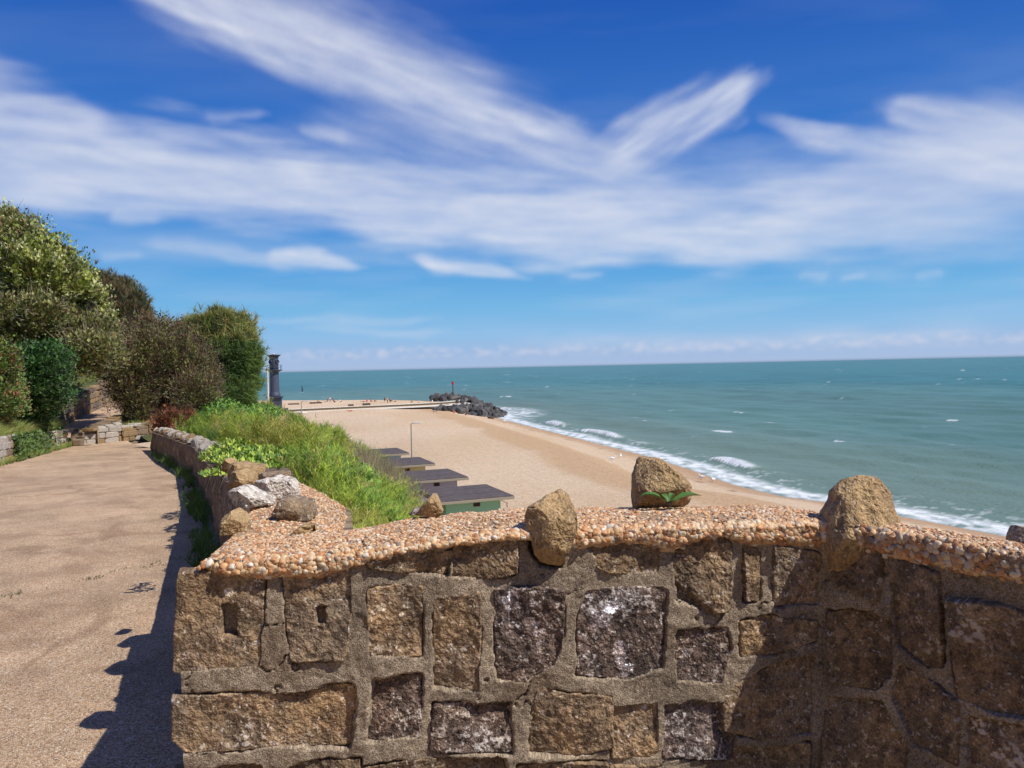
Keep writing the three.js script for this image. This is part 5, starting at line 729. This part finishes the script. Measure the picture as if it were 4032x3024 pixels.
  const tuft = [], gg = pal([[140, 158, 66], [120, 142, 60], [160, 170, 86], [182, 168, 100]]);
  for (let i = 0; i < 2600; i++) { const D = 14 + 12.4 * r(), k = 0.25 + 1.7 * r() * r(), x = hillX(D) - k, low = r() < 0.05; tuft.push(low ? [hillX(D) + 0.05 + 0.12 * r(), gy(D), -D, G1(r) * 0.3, r() * 6, G1(r) * 0.3, 0.5 + 0.5 * r(), gg(r)] : [x, gy(D) + 0.42 + 0.35 * k, -D, G1(r) * 0.4, r() * 6, G1(r) * 0.4, 0.9 + 0.9 * r(), gg(r)]); }
  for (let i = 0; i < 700; i++) { const D = 27.5 + 16 * r(), x = hillX(D) - 0.3 - 2.5 * r(); tuft.push([x, gy(D) + table([[26, 0.45], [30, 0.65], [42, 1.25]], D) + 0.3, -D, G1(r) * 0.4, r() * 6, 0, 0.9, gg(r)]); }
  for (let i = 0; i < 90; i++) { const D = 27.6 + 2.6 * r(), x = lerp(-14.4, -13.9, r()); tuft.push([x, gy(D) + 0.2, -D, G1(r) * 0.3, r() * 6, G1(r) * 0.3, 1.0 + 0.6 * r(), gg(r)]); }
  tag(swarm('bank_grass', grassG, M.blade, tuft, scene), 'rough grass tufts over the low walls and the left bank', 'grass');
  // low growth on the low wall, moss and small weeds in the path's crack
  const wl = pal([[92, 124, 48], [76, 106, 42], [112, 138, 60]]), wv = thing('wall_creeper', 'leafy creeper hanging over the low rubble wall', 'plant'), wvi = [];
  for (let i = 0; i < 1500; i++) { const D = 19.2 + 4.6 * r() * r() + (r() < 0.3 ? 2 * r() : 0), h = 0.65 * r(); wvi.push([hillX(D) + 0.10 + 0.05 * r() - (h > 0.5 ? 0.2 * r() : 0), gy(D) + h, -D, 1 + G1(r), r() * 6.28, G1(r), 0.07 + 0.05 * r(), wl(r)]); } swarm('foliage', leafGeo(0.85, 1), M.leaf, wvi, wv); part('stems', mergeGeometries([0, 1, 2, 3].map((i) => { const D = 19.4 + i * 0.8, x = hillX(D) + 0.08; return tube([[x, gy(D), -D], [x + 0.03, gy(D) + 0.3, -D - 0.1], [x - 0.1, gy(D) + 0.6, -D]], 0.012, 0.006, 4, 4); })), M.bark, wv);
  const mo = [], mossC = pal([[74, 92, 40], [92, 106, 50], [60, 72, 34]]); for (let i = 0; i < 420; i++) { const t = r(), D = lerp(4.2, 6.9, t) + 0.16 * G1(r), x = lerp(-3.4, -2.95, t) * 1 - 1.1 * (1 - t) + 0.14 * G1(r) + 0.25 * N(t * 6, 1, 1); if (N(x * 5, D * 5, 2) < 0.12) continue; mo.push([x, gy(D), -D, G1(r) * 0.6, r() * 6, G1(r) * 0.6, 0.05 + 0.06 * r(), mossC(r)]); }
  tag(swarm('path_weeds', grassG, M.blade, mo, scene), 'small weeds and moss along a crack in the gravel path', 'weeds');
}
{ // rosette of dock leaves in the coping
  const t = thing('leaf_rosette', 'green leafy weed growing on the coping before the rounded rock', 'plant', [0.485, 1.065, -2.40]), lm = new THREE.MeshPhysicalMaterial({ color: new THREE.Color(...lin(74, 120, 44)), roughness: 0.5, transmission: 0.2, thickness: 0, side: THREE.DoubleSide }), r = rng(301);
  for (const [a, l, w, lift] of [[0.15, 0.105, 0.05, 0.3], [3.0, 0.09, 0.044, 0.45], [2.2, 0.04, 0.024, 0.9], [1.0, 0.04, 0.022, 1.0], [4.4, 0.04, 0.024, 0.4], [5.4, 0.035, 0.022, 0.4]]) part('leaf', grid(10, 6, (u, v) => { const ww = w * Math.sin(Math.PI * Math.pow(u * 0.96 + 0.02, 1.15)) * (0.93 + 0.07 * Math.sin(u * 40)), q = (v - 0.5) * ww, x = u * l, y = lift * l * Math.sin(u * 2.0) * 0.55 + Math.abs(v - 0.5) * ww * 0.45 + 0.002; return [Math.cos(a) * x - Math.sin(a) * q, y, -Math.sin(a) * x - Math.cos(a) * q]; }), lm, t);
  part('crown', rockGeo(302, 0.012, 0.01, 0.012, { detail: 3 }), M.bark, t);
}

// ---------------------------------------------------------------- people far along the beach
{
  const J = { // joints: head, neck, chest, hip, then limbs; metres, facing +z
    stand: { h: 1.72, head: [0, 1.60, 0.02], neck: [0, 1.46, 0], chest: [0, 1.30, 0], hip: [0, 0.95, 0], arms: [[[0.19, 1.40, 0], [0.25, 1.12, 0.0], [0.24, 0.86, 0.08]], [[-0.19, 1.40, 0], [-0.25, 1.12, 0], [-0.24, 0.86, 0.08]]], legs: [[[0.10, 0.92, 0], [0.11, 0.5, 0.03], [0.12, 0.08, 0], [0.12, 0.05, 0.16]], [[-0.10, 0.92, 0], [-0.12, 0.5, 0.0], [-0.14, 0.08, -0.04], [-0.14, 0.05, 0.12]]] },
    sit: { h: 0.95, head: [0, 0.80, -0.12], neck: [0, 0.66, -0.16], chest: [0, 0.46, -0.14], hip: [0, 0.14, 0], arms: [[[0.19, 0.58, -0.16], [0.26, 0.36, -0.06], [0.16, 0.34, 0.18]], [[-0.19, 0.58, -0.16], [-0.26, 0.36, -0.06], [-0.16, 0.34, 0.18]]], legs: [[[0.10, 0.13, 0.02], [0.14, 0.42, 0.34], [0.12, 0.07, 0.60], [0.12, 0.05, 0.76]], [[-0.10, 0.13, 0.02], [-0.14, 0.40, 0.34], [-0.13, 0.07, 0.62], [-0.13, 0.05, 0.78]]] },
    lie: { h: 0.5, head: [0, 0.36, -0.72], neck: [0, 0.28, -0.58], chest: [0, 0.22, -0.38], hip: [0, 0.14, 0], arms: [[[0.19, 0.30, -0.50], [0.30, 0.10, -0.56], [0.26, 0.06, -0.30]], [[-0.19, 0.30, -0.50], [-0.30, 0.10, -0.56], [-0.26, 0.06, -0.30]]], legs: [[[0.10, 0.13, 0.05], [0.13, 0.14, 0.5], [0.12, 0.08, 0.92], [0.12, 0.15, 0.98]], [[-0.10, 0.13, 0.05], [-0.13, 0.26, 0.44], [-0.13, 0.08, 0.82], [-0.13, 0.13, 0.9]]] },
  };
  function bones(j) { const b = []; const cap = (p, q, r0, r1, k) => b.push([p, q, r0, r1, k]); cap(j.head, [j.head[0], j.head[1] - 0.05, j.head[2] + 0.015], 0.105, 0.085, 0); cap(j.neck, j.head, 0.06, 0.06, 1); cap([-0.11, j.chest[1] + (j.neck[1] - j.chest[1]) * 0.55, lerp(j.chest[2], j.neck[2], 0.55)], [0.11, j.chest[1] + (j.neck[1] - j.chest[1]) * 0.55, lerp(j.chest[2], j.neck[2], 0.55)], 0.10, 0.10, 2); cap(j.chest, j.hip, 0.16, 0.155, 2); for (const a of j.arms) { cap(a[0], a[1], 0.065, 0.05, 3); cap(a[1], a[2], 0.048, 0.035, 3); } for (const l of j.legs) { cap(l[0], l[1], 0.10, 0.065, 4); cap(l[1], l[2], 0.06, 0.042, 5); cap(l[2], l[3], 0.045, 0.035, 5); } return b; }
  const cd = (x, y, z, [p, q, r0, r1]) => { const dx = q[0] - p[0], dy = q[1] - p[1], dz = q[2] - p[2], t = clamp(((x - p[0]) * dx + (y - p[1]) * dy + (z - p[2]) * dz) / (dx * dx + dy * dy + dz * dz + 1e-9)); return Math.hypot(x - p[0] - t * dx, y - p[1] - t * dy, z - p[2] - t * dz) - lerp(r0, r1, t); };
  const shapes = {};
  for (const [k, j] of Object.entries(J)) {
    const B = bones(j), n = 56, mc = new MarchingCubes(n, M.pebble, false, false, 60000), half = k === 'stand' ? 0.95 : 1.15, cy = k === 'stand' ? 0.88 : 0.45, cz = k === 'sit' ? 0.3 : 0;
    mc.isolation = 0;
    for (let z = 0; z < n; z++) for (let y = 0; y < n; y++) for (let x = 0; x < n; x++) { const X = (x - n / 2) / (n / 2) * half, Y = (y - n / 2) / (n / 2) * half + cy, Z = (z - n / 2) / (n / 2) * half + cz; let s = 0; for (const b of B) s += Math.exp(-cd(X, Y, Z, b) * 45); mc.field[x + y * n + z * n * n] = Math.log(s + 1e-30) / 45; }
    mc.update(); const cnt = mc.count, pos = new Float32Array(mc.positionArray.slice(0, cnt * 3)); for (let i = 0; i < cnt; i++) { pos[i * 3] *= half; pos[i * 3 + 1] = pos[i * 3 + 1] * half + cy; pos[i * 3 + 2] = pos[i * 3 + 2] * half + cz; }
    let g = new THREE.BufferGeometry(); g.setAttribute('position', new THREE.BufferAttribute(pos, 3)); g = mergeVertices(g, 1e-4); g.computeVertexNormals();
    const p = g.attributes.position, zone = []; for (let i = 0; i < p.count; i++) { let bd = 9, z = 0; for (const b of B) { const d = cd(p.getX(i), p.getY(i), p.getZ(i), b); if (d < bd) { bd = d; z = b[4]; } } if (z === 2) { const a = j.chest, c = j.hip, v = [c[0] - a[0], c[1] - a[1], c[2] - a[2]], t = ((p.getX(i) - a[0]) * v[0] + (p.getY(i) - a[1]) * v[1] + (p.getZ(i) - a[2]) * v[2]) / (v[0] ** 2 + v[1] ** 2 + v[2] ** 2); if (t > 0.8) z = 4; } if (z === 0) { const up = p.getY(i) - j.head[1], fw = p.getZ(i) - j.head[2]; z = up > 0.03 || fw < -0.045 ? 6 : 0; } zone.push(z); }
    shapes[k] = { g, zone };
  }
  const skin = lin(206, 152, 122);
  function person(pose, x, z, y, turn, shirt, shorts, hair, label) {
    const { g, zone } = shapes[pose], q = g.clone(), c = new Float32Array(zone.length * 3), S = lin(...shirt), L = lin(...shorts), Hh = lin(...hair); zone.forEach((v, i) => c.set(v === 2 ? S : v === 4 ? L : v === 6 ? Hh : skin, i * 3)); q.setAttribute('color', new THREE.BufferAttribute(c, 3));
    const m = part(numbered('person'), q, personMat, scene); m.position.set(x, y ?? beachY(x, -z), z); m.rotation.y = turn; tag(m, label, 'person', 'people on the beach');
  }
  const personMat = std({ vertexColors: true, roughness: 0.85 }), dk = [42, 42, 50], br = [70, 50, 36];
  const list = [
    ['sit', -66.1, -254.8, 0.8, [238, 238, 236], [90, 96, 110], br, 'person in white sitting leftmost on the far sand'],
    ['sit', -64.6, -255.9, 2.2, [224, 84, 52], [50, 54, 90], br, 'person in orange-red sitting next to a white top'],
    ['sit', -63.4, -261, 3.0, [236, 234, 230], [150, 120, 110], dk, 'person in white sitting behind the orange-red top'],
    ['stand', -62.3, -259, 0.4, [70, 150, 150], [60, 80, 90], br, 'person in teal standing near the far water'],
    ['stand', -61.3, -258.6, 1.0, [232, 220, 214], [150, 96, 80], br, 'person in white standing beside the teal top'],
    ['stand', -60.2, -258.2, 2.0, [50, 52, 62], [48, 50, 58], dk, 'dark-clad person standing right of the white top'],
    ['sit', -59.2, -255.7, 2.6, [44, 46, 56], [40, 44, 52], dk, 'dark-clad person sitting before the standing group'],
    ['sit', -57.8, -259, 1.2, [236, 236, 234], [96, 90, 90], br, 'person in white sitting at the right of the left group'],
    ['lie', -49.6, -255, 1.5, [226, 196, 180], [70, 80, 110], br, 'person lying left of the two red tops'],
    ['sit', -48.2, -254.7, 0.5, [206, 52, 58], [60, 60, 70], br, 'person in red sitting, left one of two'],
    ['sit', -46.8, -254.3, 1.0, [196, 44, 58], [48, 48, 60], dk, 'person in red sitting, right one of two'],
    ['sit', -45.4, -253.8, 2.0, [40, 96, 76], [50, 54, 60], dk, 'person in dark green sitting beside the red tops'],
    ['stand', -41.2, -248.3, 0.2, [46, 48, 58], [40, 42, 50], dk, 'dark-clad person standing alone by the sea wall'],
    ['stand', -39.4, -242.4, 1.2, [214, 170, 146], [60, 48, 46], br, 'bare-chested person standing by the sea wall'],
    ['stand', -38.6, -242.1, 2.0, [92, 60, 56], [52, 44, 48], dk, 'person in brown standing beside the bare-chested one'],
    ['sit', -40.2, -254.3, 2.4, [48, 50, 56], [44, 46, 52], dk, 'dark-clad person sitting, left of a close pair'],
    ['sit', -38.8, -254, 0.9, [206, 196, 186], [52, 52, 58], dk, 'person in beige sitting, right of a close pair'],
    ['sit', -33.4, -254.7, 1.6, [34, 44, 62], [40, 44, 56], dk, 'person in navy sitting towards the boulders'],
    ['sit', -30.9, -253.9, 0.3, [240, 240, 238], [150, 80, 76], br, 'person in white sitting closest to the far boulders'],
    ['lie', -41.6, -197, 1.9, [224, 120, 84], [190, 80, 60], br, 'sunbather in orange lying below the sea wall'],
    ['stand', -18.6, -233, 0.4, [214, 84, 66], [206, 90, 74], br, 'person in red standing at the wall end, left one'],
    ['stand', -17.6, -232.6, 1.4, [218, 74, 70], [196, 66, 66], br, 'person in red standing at the wall end, right one'],
    ['stand', -24.8, -238, 0.8, [240, 240, 238], [120, 130, 140], br, 'person in white standing behind the sea wall'],
    ['lie', -20.3, -201.5, 2.6, [232, 220, 214], [60, 52, 56], br, 'sunbather in white lying at the foot of the boulders'],
    ['sit', -15.4, -201.5, 2.2, [208, 130, 104], [196, 74, 70], br, 'sunbather in red shorts sitting at the foot of the boulders'],
    ['sit', -12.2, -199.5, 1.7, [36, 38, 46], [40, 42, 50], dk, 'dark-clad person sitting at the foot of the boulders'],
  ];
  for (const [pose, x, z, turn, s, l, h, label] of list) person(pose, x, z, undefined, turn, s, l, h, label);
}
renderer.render(scene, camera);
